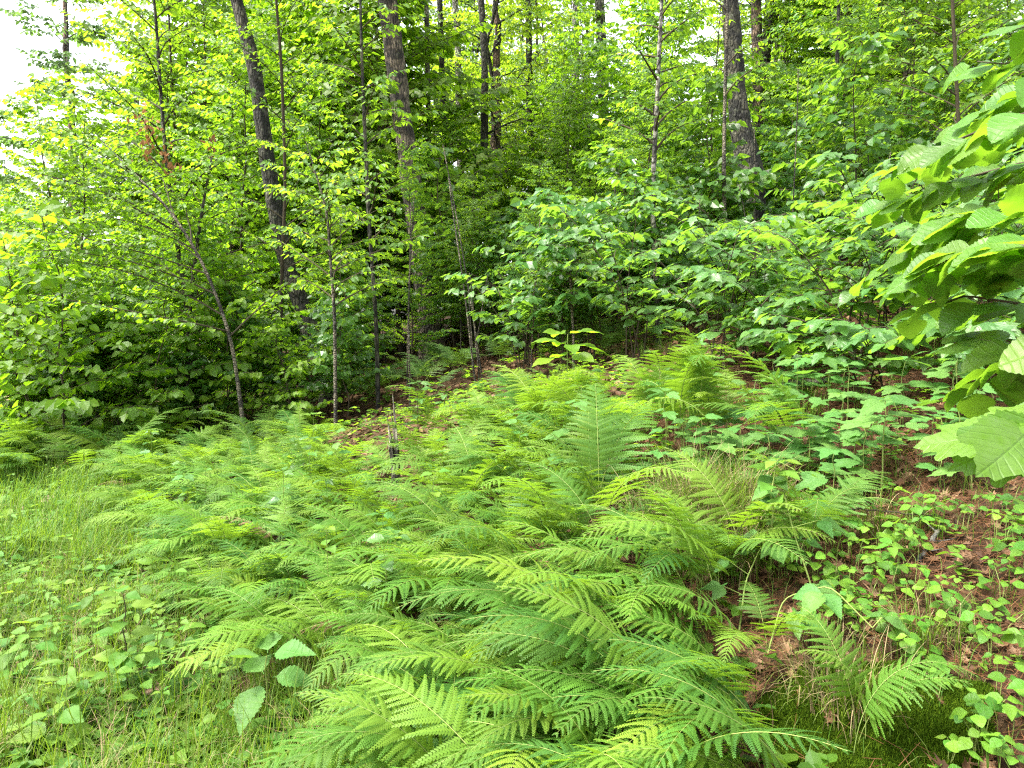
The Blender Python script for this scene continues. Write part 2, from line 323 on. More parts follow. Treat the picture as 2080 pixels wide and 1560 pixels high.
M['stemt'] = bark_mat('tan_sapling_bark', (.09, .075, .045), (.22, .19, .13), (.35, .34, .28), .25, sx=40, sz=25)
M['litter'] = plain_mat('dead_leaf', [(.045, .022, .012), (.09, .045, .022), (.20, .125, .07), (.06, .03, .015), (.12, .06, .028), (.03, .017, .010)], rough=.65, tr=.12)
M['needle'] = plain_mat('dead_needle', [(.095, .038, .016), (.13, .060, .026), (.065, .028, .014)], rough=.7)
M['straw'] = plain_mat('dry_straw', [(.19, .14, .07), (.26, .20, .11), (.14, .10, .05)], rough=.7, tr=.15)
M['rust'] = plain_mat('rust_leaf', [(.22, .10, .04), (.26, .13, .05), (.18, .08, .035)], rough=.7, tr=.35)
M['bark1'] = bark_mat('dark_mottled_bark', (.010, .010, .006), (.085, .078, .050), (.20, .22, .14), .25)
M['bark2'] = bark_mat('grey_brown_furrowed_bark', (.035, .027, .018), (.22, .175, .12), (.28, .28, .2), .12, sx=34, sz=3)
M['bark3'] = bark_mat('pale_grey_bark', (.10, .09, .075), (.30, .28, .24), (.4, .4, .36), .25, sx=18, sz=6)
M['bark4'] = bark_mat('reddish_bark', (.06, .036, .025), (.23, .15, .11), (.3, .28, .24), .15)
M['deadwood'] = bark_mat('weathered_wood', (.30, .25, .19), (.55, .48, .38), (.5, .48, .4), .2, sx=60, sz=6)
def ground_mat():
    m, n, o = newmat('forest_floor'); L = n.links.new
    g = N_(n, 'ShaderNodeNewGeometry'); a = N_(n, 'ShaderNodeTexNoise'); a.inputs['Scale'].default_value = 14; a.inputs['Detail'].default_value = 9; a.inputs['Roughness'].default_value = .7; L(g.outputs['Position'], a.inputs['Vector'])
    v = N_(n, 'ShaderNodeTexVoronoi'); v.inputs['Scale'].default_value = 16; L(g.outputs['Position'], v.inputs['Vector'])
    c = ramp(n, a.outputs[0], [(.3, (.014, .010, .006)), (.5, (.05, .031, .018)), (.68, (.11, .072, .042))])
    c2 = ramp(n, v.outputs['Color'], [(.2, (.55, .5, .45)), (.8, (1.3, 1.2, 1.1))])
    mu = N_(n, 'ShaderNodeMix', data_type='RGBA', blend_type='MULTIPLY'); mu.inputs[0].default_value = .8; L(c, mu.inputs[6]); L(c2, mu.inputs[7])
    # bare pale soil of the track verge
    s = N_(n, 'ShaderNodeSeparateXYZ'); L(g.outputs['Position'], s.inputs[0])
    b = N_(n, 'ShaderNodeTexNoise'); b.inputs['Scale'].default_value = 2.2; b.inputs['Detail'].default_value = 4; L(g.outputs['Position'], b.inputs['Vector'])
    e = math_(n, 'ADD', s.outputs[0], math_(n, 'MULTIPLY', s.outputs[1], .42))
    k = math_(n, 'MULTIPLY', ramp(n, math_(n, 'MULTIPLY_ADD', e, -.6, .1), [(.15, (0, 0, 0)), (.45, (1, 1, 1))]), ramp(n, b.outputs[0], [(.42, (.1, .1, .1)), (.55, (1, 1, 1))]))
    soil = ramp(n, a.outputs[0], [(.3, (.14, .095, .065)), (.7, (.36, .27, .20))])
    mx = N_(n, 'ShaderNodeMix', data_type='RGBA'); L(k, mx.inputs[0]); L(mu.outputs[2], mx.inputs[6]); L(soil, mx.inputs[7])
    pb = N_(n, 'ShaderNodeBsdfPrincipled'); pb.inputs['Roughness'].default_value = .95; pb.inputs['Specular IOR Level'].default_value = .1; L(mx.outputs[2], pb.inputs['Base Color'])
    bp = N_(n, 'ShaderNodeBump'); bp.inputs['Strength'].default_value = 1; bp.inputs['Distance'].default_value = .03; L(a.outputs[0], bp.inputs['Height']); L(bp.outputs[0], pb.inputs['Normal'])
    L(pb.outputs[0], o.inputs[0]); return m
M['ground'] = ground_mat()

# ------------------------------------------------------------------ ground
xs = np.unique(np.concatenate([np.linspace(-400, -40, 25), np.linspace(-40, -7, 60), np.linspace(-7, 7, 200), np.linspace(7, 40, 60), np.linspace(40, 400, 25)]))
ys = np.unique(np.concatenate([np.linspace(-60, -1, 20), np.linspace(-1, 11, 170), np.linspace(11, 50, 80), np.linspace(50, 600, 30)]))
X, Y = np.meshgrid(xs, ys); Zg = H(X, Y)
nx, ny = len(xs), len(ys); i = np.arange(ny - 1)[:, None] * nx; j = np.arange(nx - 1)[None]
link('ground', MB().add(np.stack([X, Y, Zg], -1), np.stack([i + j, i + j + 1, i + nx + j + 1, i + nx + j], -1).reshape(-1, 4)).mesh('ground', M['ground'], True), kind='structure', label='sloping forest floor of brown leaf litter')

# ------------------------------------------------------------------ branching growth
def interp_poly(P, t):
    ln = np.concatenate([[0], np.cumsum(np.linalg.norm(np.diff(P, axis=0), axis=1))]); ln /= ln[-1]
    t = np.asarray(t, float); return np.stack([np.interp(t, ln, P[:, k]) for k in range(3)], -1)
class LeafSet:
    def __init__(s): s.P = []; s.D = []; s.N = []; s.S = []
    def arr(s): return np.concatenate(s.P), np.concatenate(s.D), np.concatenate(s.N), np.concatenate(s.S)
def leafy(rng, mb, ls, bp, L, sp, tl, lsz, nleaf, s0=.12, rt=.004, droop=.50, flat=.14, mi=0):
    """twigs in a near-horizontal plane along branch bp, leaves along them"""
    n = max(3, int(L / sp)); s = s0 + (1 - s0) * (np.arange(n) + rng.random(n) * .6) / n; s = np.clip(s, 0, 1)
    A = interp_poly(bp, s); T = nz(interp_poly(bp, np.clip(s + .06, 0, 1)) - interp_poly(bp, np.clip(s - .06, 0, 1)))
    side = np.where(np.arange(n) % 2 == 0, 1, -1); up = np.array([0, 0, 1.0])
    S_ = nz(np.cross(up, T)) * side[:, None]; an = R(52) + rng.normal(0, .2, n)
    d = nz(T * np.cos(an)[:, None] + S_ * np.sin(an)[:, None] + up * rng.normal(0.0, flat, n)[:, None])
    l = tl * (1 - .55 * s) * rng.uniform(.6, 1.25, n); d[-1] = T[-1]
    B = A + d * l[:, None] - up * (l * .10)[:, None]
    prisms(mb, A, B, rt, rt * .4, mi)
    m = nleaf; q = (np.arange(m) + .6) / m
    P = A[:, None] + (B - A)[:, None] * q[None, :, None]
    ss = np.where(np.arange(m) % 2 == 0, 1, -1)[None, :] * np.ones((n, 1))
    td = nz(B - A)[:, None] * np.ones((1, m, 1)); sd = nz(np.cross(up, td)) * ss[..., None]
    la = R(48) * np.ones((n, m)) + rng.normal(0, .3, (n, m)); la[:, -1] = rng.normal(0, .2, n)
    ld = td * np.cos(la)[..., None] + sd * np.sin(la)[..., None] - up * (droop + rng.normal(0, .22, (n, m)))[..., None]
    ln = up + rng.normal(0, .40, (n, m, 3)) + td * .15 + np.array([-.22, -.38, 0])   # leaves lean towards the open, lit side
    sz = lsz * rng.uniform(.6, 1.15, (n, m)) * (1 - .15 * q)[None]
    ls.P.append(P.reshape(-1, 3)); ls.D.append(nz(ld).reshape(-1, 3)); ls.N.append(nz(ln).reshape(-1, 3)); ls.S.append(sz.ravel())
def branch_pts(rng, P0, az, L, e0, e1, m=7, wob=.12):
    t = np.linspace(0, 1, m); e = R(e0) + (R(e1) - R(e0)) * t; a = az + np.cumsum(rng.normal(0, wob, m))
    d = np.stack([np.cos(a) * np.cos(e), np.sin(a) * np.cos(e), np.sin(e)], -1)
    return P0 + np.concatenate([[[0, 0, 0]], np.cumsum(d[:-1] * L / (m - 1), axis=0)])
def grow(rng, mb, ls, stem, rs, n, t0, t1, len0, len1, e0, e1, sp, tl, lsz, nleaf, az=None, azs=9, rb=None, sub=0, k=4, sides=5, **kw):
    for i in range(n):
        f = (i + rng.random() * .8) / n; t = t0 + (t1 - t0) * f
        P0 = interp_poly(stem, t); a = i * 2.399 + rng.normal(0, .4) if az is None else az + rng.normal(0, azs)
        L = (len0 + (len1 - len0) * f) * rng.uniform(.7, 1.2)
        bp = branch_pts(rng, P0, a, L, e0 + rng.normal(0, 8), e1 + rng.normal(0, 8))
        r0 = (rb or rs * .35) * (1 - .6 * f); tube(mb, bp, np.linspace(r0, r0 * .2 + .0015, len(bp)), sides)
        if sub:
            for q in range(sub):
                tt = .2 + .78 * (q + rng.random() * .7) / sub; sg = 1 if q % 2 else -1
                sbp = branch_pts(rng, interp_poly(bp, tt), a + sg * R(rng.uniform(30, 65)), L * (.5 - .25 * tt) * rng.uniform(.7, 1.2), rng.uniform(-5, 25), rng.uniform(-15, 15), 5)
                tube(mb, sbp, np.linspace(r0 * .35, .002, 5), 3); leafy(rng, mb, ls, sbp, L * .4, sp, tl, lsz, nleaf, **kw)
        leafy(rng, mb, ls, bp, L, sp, tl, lsz, nleaf, **kw)
def grown_mesh(name, wmb, ls, tmpl, lm, wm, rng):
    mb = MB(); mb.V, mb.F, mb.r, mb.uv, mb.mi, mb.n = wmb.V, wmb.F, wmb.r, wmb.uv, [np.ones_like(q) for q in wmb.mi], wmb.n
    P, D, N, S = ls.arr(); merge_leaves(mb, tmpl, P, D, N, S, rng.random(len(P)), 0)
    return mb.mesh(name, [lm, wm])

# ------------------------------------------------------------------ variants: forest trees, understory trees
FAR = T_far(.33, .10, .14); FARM = T_far(.42, .08, .16)
def crown_variant(seed, Ht=10, nl=34, len0=3.4, len1=1.2, lsz=.14, mat='canopy', sub=8, e0=30, e1=2, sp=.22, tl=.6, nleaf=7):
    rng = np.random.default_rng(seed); wmb = MB(); ls = LeafSet()
    st = np.stack([np.cumsum(rng.normal(0, .12, 12)), np.cumsum(rng.normal(0, .12, 12)), np.linspace(0, Ht, 12)], 1); st[:, :2] -= st[0, :2]
    tube(wmb, st, np.linspace(.10, .015, 12), 7)
    grow(rng, wmb, ls, st, .1, nl, .04, .98, len0, len1, e0, e1, sp, tl, lsz, nleaf, sub=sub)
    return grown_mesh('crown', wmb, ls, FAR, M[mat], M['bark1'], rng)
crownsA = [crown_variant(11 + q) for q in range(3)]
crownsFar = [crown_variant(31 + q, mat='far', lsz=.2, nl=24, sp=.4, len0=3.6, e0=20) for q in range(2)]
def under_variant(seed, Ht=6, n=54, len0=2.3, len1=.55, e0=28, e1=6, lsz=.105, mat='beech', sp=.095, tl=.46, nleaf=9, r=.035, t0=.14, tm=FAR, wm='stemb'):
    rng = np.random.default_rng(seed); wmb = MB(); ls = LeafSet()
    st = np.stack([np.cumsum(rng.normal(0, .05, 10)), np.cumsum(rng.normal(0, .05, 10)), np.linspace(-.05, Ht, 10)], 1); st[:, :2] -= st[0, :2]
    grow(rng, wmb, ls, st, r, n, t0, .99, len0, len1, e0, e1, sp, tl, lsz, nleaf)
    smb = MB(); tube(smb, st, np.linspace(r, .004, 10), 8)
    return smb.mesh('stem', M[wm], True), grown_mesh('foliage', wmb, ls, tm, M[mat], M['stemb'], rng)
undB = [under_variant(51 + q, Ht=5.5 + q, mat='beech') for q in range(3)]
undM = [under_variant(61 + q, Ht=5.2 + .8 * q, mat='maple', tm=FARM, lsz=.115, e0=38, e1=12, sp=.11, nleaf=8) for q in range(3)]
undS = [under_variant(71 + q, Ht=2.0 + .3 * q, n=26, len0=1.0, len1=.35, e0=40, e1=5, lsz=.145, mat='vib_m', sp=.105, tl=.30, nleaf=5, r=.012, t0=.2, tm=FARM) for q in range(4)]

def mrow(x, y):
    a = x / y
    return ('by the open edge' if a < -.62 else 'near the rust-coloured spray' if a < -.5 else 'beside the leaning tan sapling' if a < -.38 else 'before the leaning dark trunk') + (', front row' if y < 10 else ', middle row' if y < 12.2 else ', back row')
def where(x, y):
    a = x / y
    s_ = 'beyond the yellow-green maples' if a < -.38 else 'seen past the leaning dark trunk' if a < -.2 else 'seen past the furrowed thick trunk' if a < -.03 else 'seen past the pale-barked sapling' if a < .2 else 'seen past the knobbly dark trunk' if a < .4 else 'behind the thicket towards the hazel leaves'
    return s_ + (', near row' if y < 15 else ', middle row' if y < 28 else ', farthest row')
undL = [under_variant(81 + q, Ht=1.9 + .3 * q, n=24, len0=1.3, len1=.4, e0=35, e1=5, lsz=.125, mat='maple', sp=.12, tl=.32, nleaf=5, r=.012, t0=.12, tm=FARM) for q in range(3)]
def under_tree(kind, x, y, s, label, cat, group, name='understory_tree', rng=None):
    sm, fm = kind[rng.integers(len(kind))]
    o = thing(name, label, cat, (x, y, float(H(x, y)) - .03), rng.normal(0, .8), group, s)
    link('stem', sm, o); link('foliage', fm, o); return o

# main trunks: picture polylines standing at their own distance
def big_tree(name, label, D, pts, widths, mat, seed, bark=1.0, group=None, crown=None, cs=1.0, k=28, topz=13.0, ring=.07, dD=0.0, branches=()):
    P = np.array([at(px, py, D) for (px, py) in pts]); r = np.array(widths) * .5 / FPX * D
    # extend down to the ground and up to the crown
    base = P[0].copy(); gz = float(H(base[0], base[1])); dirn = nz(P[0] - P[1])
    if base[2] > gz: b2 = base + dirn * max(.05, (base[2] - gz + .25) / max(.3, -dirn[2])); P = np.vstack([[b2], P]); r = np.concatenate([[r[0] * 1.35], r])
    dt = nz(P[-1] - P[-2])
    if dt[2] < .6: dt = nz(dt + np.array([0, 0, 1.0]))
    ext = []; rr = []
    z = P[-1].copy(); kq = 6; hh = (topz - z[2])
    for q in range(1, kq + 1):
        dt = nz(dt + np.array([0, 0, .15])); z = z + dt * hh / kq / dt[2]; ext.append(z.copy()); rr.append(r[-1] * (1 - .8 * q / kq))
    P = np.vstack([P, ext]); r = np.concatenate([r, rr])
    ln = np.concatenate([[0], np.cumsum(np.linalg.norm(np.diff(P, axis=0), axis=1))]); nn = int(ln[-1] / ring)
    Q = np.stack([np.interp(np.linspace(0, ln[-1], nn), ln, P[:, c]) for c in range(3)], 1)
    kk = np.ones(9) / 9; Qs = np.stack([np.convolve(np.pad(Q[:, c], 4, mode='edge'), kk, mode='valid') for c in range(3)], 1)
    rr = np.interp(np.linspace(0, ln[-1], nn), ln, r); hb = np.linspace(0, ln[-1], nn); rr = rr * (1 + .35 * np.exp(-hb / .35))
    o = thing(name, label, 'tree', Qs[0], group=group)
    mb = MB(); tube(mb, Qs - Qs[0], rr, k, bark, seed); link('trunk', mb.mesh('trunk', M[mat], True), o)
    rng = np.random.default_rng(seed)
    for (bt, saz, bl, be0, be1, br) in branches:
        bm = MB(); bp = branch_pts(rng, interp_poly(Qs, bt) - Qs[0], saz, bl, be0, be1, 10, .22)
        tube(bm, bp, np.linspace(br, .006, 10), 8, bark * .6, seed)
        for q in range(5): tube(bm, branch_pts(rng, interp_poly(bp, .35 + .13 * q), saz + rng.choice([-1, 1]) * .7, bl * .35, 10, 30, 5), np.linspace(br * .35, .003, 5), 4)
        link('limb', bm.mesh('limb', M[mat], True), o)
    if crown is not None:
        c = link('crown', crown, o, loc=interp_poly(Qs, .58) - Qs[0]); c.scale = (cs, cs, cs); c.rotation_euler = (0, 0, seed * 1.7)
    return o
big_tree('leaning_tree', 'tree with dark mottled lichen bark leaning over the young maples', 12, [(668, 800), (645, 700), (600, 590), (575, 515), (548, 360), (528, 215), (510, 110), (480, 0)], [39, 35, 31, 29, 27, 26, 24, 22], 'bark1', 3, 1.3, crown=crownsA[0], cs=.9)
big_tree('oak_tree', 'thick tree with pale grey-brown furrowed bark behind the slender saplings', 13.8, [(878, 705), (866, 600), (852, 480), (838, 390), (822, 270), (806, 150), (787, 0)], [50, 42, 38, 38, 37, 35, 33], 'bark2', 4, 1.1, crown=crownsA[1], cs=.9)
big_tree('crooked_tree', 'dark rough-barked tree with a knobbly bend above the shrub thicket', 12.5, [(1534, 600), (1530, 470), (1526, 400), (1522, 340), (1508, 290), (1499, 220), (1491, 120), (1483, 0)], [48, 47, 46, 51, 43, 37, 33, 31], 'bark1', 5, 1.7, crown=crownsA[2], cs=.9)
big_tree('crooked_limb_tree', 'dark slim tree throwing a crooked bare limb to one side', 18, [(962, 705), (966, 600), (972, 480), (983, 330), (985, 180), (982, 60), (976, 0)], [20, 17, 16, 15, 14, 13, 12], 'bark1', 6, 1.0, k=14, branches=[(.30, math.pi - .2, 2.3, 20, 45, .045), (.36, math.pi + .1, 1.6, 45, 20, .04), (.42, .2, 1.5, 30, 10, .03)])
big_tree('forest_tree', 'slim dark curved tree just beyond the furrowed thick trunk', 19, [(925, 640), (921, 470), (912, 380), (903, 270), (897, 120), (893, 0)], [15, 14, 13, 12, 11, 10], 'bark1', 7, 1.0, k=12)
big_tree('forest_tree', 'pale slim tree beside the curved dark one', 21, [(940, 640), (938, 470), (936, 380), (934, 280), (930, 120), (925, 0)], [16, 15, 15, 14, 12, 11], 'bark3', 8, 1.0, k=12)
big_tree('forest_tree', 'dark straight tree standing alone against bright gaps', 20, [(1080, 600), (1079, 400), (1077, 300), (1075, 140), (1073, 0)], [17, 15, 14, 13, 11], 'bark1', 9, 1.0, k=12)
big_tree('forest_tree', 'smooth pale grey tree partly veiled by shrub leaves', 22, [(1230, 560), (1229, 400), (1227, 280), (1224, 150), (1218, 0)], [26, 24, 23, 21, 18], 'bark3', 10, .8, k=14)
big_tree('forest_tree', 'reddish brown straight tree just behind the knobbly dark one', 20, [(1545, 600), (1542, 380), (1539, 310), (1539, 200), (1538, 100), (1536, 0)], [22, 21, 20, 20, 19, 18], 'bark4', 11, 1.0, k=14)
big_tree('forked_tree', 'pale grey tree forking in two against a gap of sky', 24, [(1572, 600), (1570, 260), (1580, 180), (1592, 120), (1602, 0)], [32, 28, 26, 20, 16], 'bark3', 12, .8, k=14, crown=crownsA[0], cs=.9, branches=[(.36, math.pi * .9, 3.0, 78, 70, .14)])
big_tree('forest_tree', 'slim grey mottled tree behind the thick furrowed trunk', 17, [(871, 640), (871, 400), (870, 250), (868, 100), (866, 0)], [12, 11, 10, 10, 9], 'bark3', 13, 1.0, k=12)
big_tree('forest_tree', 'mottled grey tree seen high above the thicket', 17, [(1846, 420), (1845, 250), (1845, 140), (1844, 0)], [15, 14, 13, 12], 'bark1', 14, 1.0, k=12)
big_tree('forest_tree', 'narrow dark pole-like tree beside the brown sapling top', 15, [(1705, 600), (1697, 300), (1700, 140), (1704, 0)], [9, 9, 8, 7], 'bark1', 15, .8, k=10)
big_tree('forest_tree', 'faint pale tree between two dark trunks near the middle', 26, [(1170, 560), (1168, 300), (1170, 0)], [18, 16, 13], 'bark3', 16, .8, k=12)

# ------------------------------------------------------------------ slender saplings with their own crowns
def sapling(name, label, D, pts, widths, seed, mat='stemt', lm='beech', n=24, t0=.3, len0=1.3, len1=.4, lsz=.085, e0=35, e1=8, sp=.11, tl=.28, nleaf=6, az=None, azs=.7, tm=FAR, extra=None, group=None):
    P = np.array([at(px, py, D) for px, py in pts]); r = np.array(widths) * .5 / FPX * D
    P[0][2] = min(P[0][2], float(H(P[0][0], P[0][1])) - .02)
    if extra: P = np.vstack([P, P[-1] + np.array(extra)]); r = np.append(r, r[-1] * .3)
    o = thing(name, label, 'sapling', P[0], group=group); Q = P - P[0]
    Q = interp_poly(Q, np.linspace(0, 1, 26)); kk = np.ones(3) / 3
    for c in range(3): Q[1:-1, c] = np.convolve(Q[:, c], kk, mode='valid')
    rr = np.interp(np.linspace(0, 1, 26), np.linspace(0, 1, len(r)), r)
    mb = MB(); tube(mb, Q, rr, 10, .5, seed); link('stem', mb.mesh('stem', M[mat], True), o)
    rng = np.random.default_rng(seed); wmb = MB(); ls = LeafSet()
    grow(rng, wmb, ls, Q, rr[0], n, t0, .99, len0, len1, e0, e1, sp, tl, lsz, nleaf, az=az, azs=azs, rb=max(.004, rr[0] * .45))
    link('foliage', grown_mesh('foliage', wmb, ls, tm, M[lm], M['stemb'], rng), o); return o
sapling('maple_sapling', 'slim tan maple sapling leaning from the ferns with long side branches', 8.7, [(500, 905), (485, 790), (470, 690), (440, 600), (400, 510), (340, 420)], [9, 8, 7, 6, 5, 4], 101, lm='maple', tm=FARM, n=20, t0=.28, len0=2.0, len1=.9, az=math.pi * .85, azs=.9, extra=(-1.0, .4, .9))
sapling('beech_sapling', 'slim upright pale sapling with a leafy top rising from the ferns', 8.4, [(682, 885), (681, 760), (680, 640), (672, 540), (665, 430)], [8, 7, 7, 6, 5], 102, lm='beech', n=24, t0=.44, len0=1.25, len1=.35, lsz=.095, extra=(-.25, .1, .8))
sapling('beech_sapling', 'tall thin dark sapling between the leaning tree and thick trunk', 9.5, [(768, 805), (765, 680), (758, 560), (750, 470), (744, 330), (738, 200), (733, 60)], [9, 9, 8, 8, 7, 6, 5], 103, mat='bark1', lm='beech', n=28, t0=.35, len0=1.0, len1=.6, lsz=.1, extra=(0, 0, 1.4))
sapling('maple_sapling', 'tall thin sapling with clear stem above the yellow-green maples', 10, [(400, 880), (390, 700), (370, 560), (350, 430), (335, 300), (325, 170), (318, 50)], [12, 11, 9, 8, 7, 6, 5], 104, mat='bark1', lm='maple', tm=FARM, n=30, t0=.3, len0=1.7, len1=.7, extra=(-.1, 0, 1.5))
sapling('maple_sapling', 'grey twin of the tall thin sapling at the fern bank edge', 9.6, [(383, 890), (380, 760), (384, 650), (392, 560), (410, 430), (430, 320)], [9, 9, 8, 7, 6, 4], 105, mat='bark1', lm='maple', tm=FARM, n=20, t0=.4, len0=1.2, len1=.6)
sapling('birch_sapling', 'tall pale-barked sapling rising through the middle of the shrubs', 9.0, [(1338, 640), (1330, 520), (1325, 400), (1330, 290), (1336, 180), (1340, 80), (1345, 0)], [13, 12, 10, 9, 8, 7, 6], 106, mat='bark3', lm='beech', n=26, t0=.4, len0=.85, len1=.5, lsz=.1, extra=(0, 0, 1.5))
sapling('beech_sapling', 'thin straight sapling pressed against the knobbly dark trunk', 10.5, [(1478, 720), (1473, 500), (1470, 350), (1472, 200), (1476, 60), (1478, 0)], [9, 8, 8, 7, 7, 6], 107, mat='stemt', lm='beech', n=10, t0=.55, len0=.8, len1=.8, extra=(0, 0, 1.4))
sapling('beech_sapling', 'brown double-stemmed sapling top above the shrub thicket', 8.5, [(1960, 640), (1955, 420), (1945, 210), (1938, 80), (1932, -60)], [9, 8, 8, 7, 6], 108, mat='stemb', lm='beech', n=26, t0=.35, len0=1.4, len1=.7, extra=(0, 0, .8))
sapling('beech_sapling', 'thin dark sapling beside the clear pale sapling, leaves drooping', 11, [(565, 760), (572, 560), (580, 380), (575, 220), (570, 100), (560, 0)], [8, 7, 7, 6, 6, 5], 109, mat='stemb', lm='beech', n=28, t0=.3, len0=1.5, len1=.8, extra=(0, 0, 1.2))
sapling('beech_sapling', 'small thin sapling standing in the shade beyond the fern clearing', 8.2, [(1165, 770), (1165, 680), (1160, 600), (1158, 500)], [6, 5, 5, 4], 110, mat='stemt', lm='beech', n=14, t0=.5, len0=.8, len1=.3)
# dead rust-coloured spray among the maples
def dead_spray(px, py, D, n, sz, label, seed):
    rng = np.random.default_rng(seed); p = at(px, py, D); o = thing('dead_branch', label, 'branch', p)
    mb = MB(); bp = branch_pts(rng, np.zeros(3), 1.9, sz, -40, -75, 7); tube(mb, bp, np.linspace(.006, .002, 7), 4); link('stem', mb.mesh('stem', M['stemb']), o)
    mb = MB(); P = interp_poly(bp, rng.random(n)) + rng.normal(0, sz * .16, (n, 3)); merge_leaves(mb, T_far(.25), P, nz(rng.normal(0, 1, (n, 3)) + [0, 0, -1.3]), nz(rng.normal(0, 1, (n, 3))), rng.uniform(.05, .10, n), rng.random(n))
    link('dead_foliage', mb.mesh('dead_foliage', M['rust']), o)
dead_spray(300, 235, 9.2, 55, .55, 'rust-orange withered leaf spray high among the yellow-green maples', 1)
dead_spray(338, 300, 9.2, 40, .4, 'smaller rust-orange withered spray hanging below the other one', 2)
dead_spray(432, 275, 10, 16, .35, 'short cluster of brown hanging dead leaves', 3)

# ------------------------------------------------------------------ understory and forest behind
rng = np.random.default_rng(7)
for (x, y, s) in [(-6.2, 10.5, .75), (-7.6, 12.5, .95), (-4.7, 12.8, .95), (-9.5, 14.5, .8), (-6.0, 15.5, 1.15), (-4.4, 10.2, .62), (-8.2, 10.8, .7), (-11.5, 17, .8), (-4.0, 15.2, .9), (-5.2, 9.6, .45), (-6.6, 9.7, .42), (-10.2, 12.4, .62), (-8.0, 17.5, 1.1)]:
    under_tree(undM, x, y, s, 'bright yellow-green young maple ' + mrow(x, y), 'maple', 'young maples ' + mrow(x, y), 'young_maple', rng)
for (x, y, s) in [(-2.6, 10.8, .42), (-1.6, 11.6, .5), (-.6, 12.2, .55), (.4, 11.2, .45), (1.6, 11.8, .6), (2.0, 10.8, .55), (.9, 14.2, .75), (2.6, 14.0, .85), (6.0, 11.4, .8), (6.6, 12.6, .95), (4.2, 15.5, 1.0), (7.8, 10.0, .75), (-1.2, 15.5, .95), (1.9, 16.5, 1.05), (6.9, 15.5, 1.1), (9.2, 13.5, 1.0)]:
    under_tree(undM if y > 13 and x < 2.5 else undB, x, y, s, 'leafy young beech ' + where(x, y), 'beech', 'young beeches ' + where(x, y), 'young_beech', rng)  # rear middle ones wear yellow maple foliage, its colour standing in for light
for _ in range(14):
    y = rng.uniform(15, 25); x = rng.uniform(-.47, -.14) * y
    under_tree(undM if rng.random() < .7 else undB, x, y, rng.uniform(1.5, 2.0), 'tall leafy maple, ' + where(x, y), 'tree', 'taller maples, ' + where(x, y), 'maple_tree', rng)
for _ in range(5):
    y = rng.uniform(17, 25); x = rng.uniform(.25, .75) * y
    under_tree(undB, x, y, rng.uniform(1.4, 1.8), 'tall leafy beech, ' + where(x, y), 'tree', 'taller beeches, ' + where(x, y), 'beech_tree', rng)
cnt = 0
while cnt < 60:
    y = rng.uniform(16, 46); x = rng.uniform(-.85, .95) * y
    if x < -.5 * y: continue
    if -.25 < x / y < .15 and 25 < y < 40: continue
    cnt += 1
    k = undM if (x < -.15 * y or rng.random() < .75) else undB  # yellow foliage favoured, so leaf colour brightens the deep shade
    under_tree(k, x, y, rng.uniform(.8, 1.6), 'small leafy tree deep in the wood, ' + where(x, y), 'tree', 'small trees deep in the wood, ' + where(x, y), 'small_tree', rng)
tr_meshes = []
for q, mt in enumerate(['bark1', 'bark3', 'bark2', 'bark4', 'bark1']):
    mb = MB(); rg = np.random.default_rng(200 + q); n = 40
    st = np.stack([np.cumsum(rg.normal(0, .035, n)), np.cumsum(rg.normal(0, .035, n)), np.linspace(-.2, 13, n)], 1); st[:, :2] -= st[0, :2]
    tube(mb, st, np.linspace(.17, .03, n) * rg.uniform(.7, 1.3), 12, 1, q); tr_meshes.append((mb.mesh('trunk', M[mt], True), st))
def forest_tree(x, y, s, cr, label, group, q, cz=5.0, cs=1.0, rng=None):
    o = thing('forest_tree', label, 'tree', (x, y, float(H(x, y))), rng.uniform(0, 6.28), group, s)
    me, st = tr_meshes[q % len(tr_meshes)]; link('trunk', me, o)
    c = link('crown', cr, o, loc=(np.interp(cz, st[:, 2], st[:, 0]), np.interp(cz, st[:, 2], st[:, 1]), cz)); c.scale = (cs, cs, cs); c.rotation_euler = (0, 0, rng.uniform(0, 6.28))
cnt = 0
while cnt < 24:
    y = rng.uniform(19, 62); x = rng.uniform(-.85, .95) * y
    if x < -.33 * y - 2: continue
    if -.25 < x / y < .15 and 24 < y < 31: continue
    cnt += 1; forest_tree(x, y, rng.uniform(.8, 1.25), crownsA[cnt % 3] if y < 30 else crownsFar[cnt % 2], 'tall forest tree ' + where(x, y), 'tall trees ' + where(x, y), cnt, rng.uniform(3.0, 6), rng.uniform(.75, 1.05), rng)
# open side: edge trees of the clearing, lower with distance, haze painted in as pale leaf colour, sky above
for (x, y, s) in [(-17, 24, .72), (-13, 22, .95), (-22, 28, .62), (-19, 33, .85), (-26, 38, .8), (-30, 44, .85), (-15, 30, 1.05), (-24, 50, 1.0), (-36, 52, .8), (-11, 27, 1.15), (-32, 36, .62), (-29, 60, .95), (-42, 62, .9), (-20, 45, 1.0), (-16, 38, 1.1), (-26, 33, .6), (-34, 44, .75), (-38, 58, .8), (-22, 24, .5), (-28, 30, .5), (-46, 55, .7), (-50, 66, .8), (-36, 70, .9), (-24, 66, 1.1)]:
    forest_tree(x, y, s, crownsFar[int(abs(x)) % 2], 'pale haze-tinted tree across the clearing', 'pale trees across the clearing', int(abs(x)), 2.2, 1.0, rng)
for (x, y, s) in [(-5.5, 32, 1.0), (-1.5, 34, 1.1), (1.5, 31, 1.0), (-3.5, 38, 1.15), (3.5, 36, 1.1), (-7.5, 36, 1.1), (.2, 41, 1.2)]:
    forest_tree(x, y, s, crownsA[int(abs(x)) % 3], 'leafy forest tree ' + where(x, y), 'leafy far trees ' + where(x, y), int(y), 4.0, 1.1, rng)
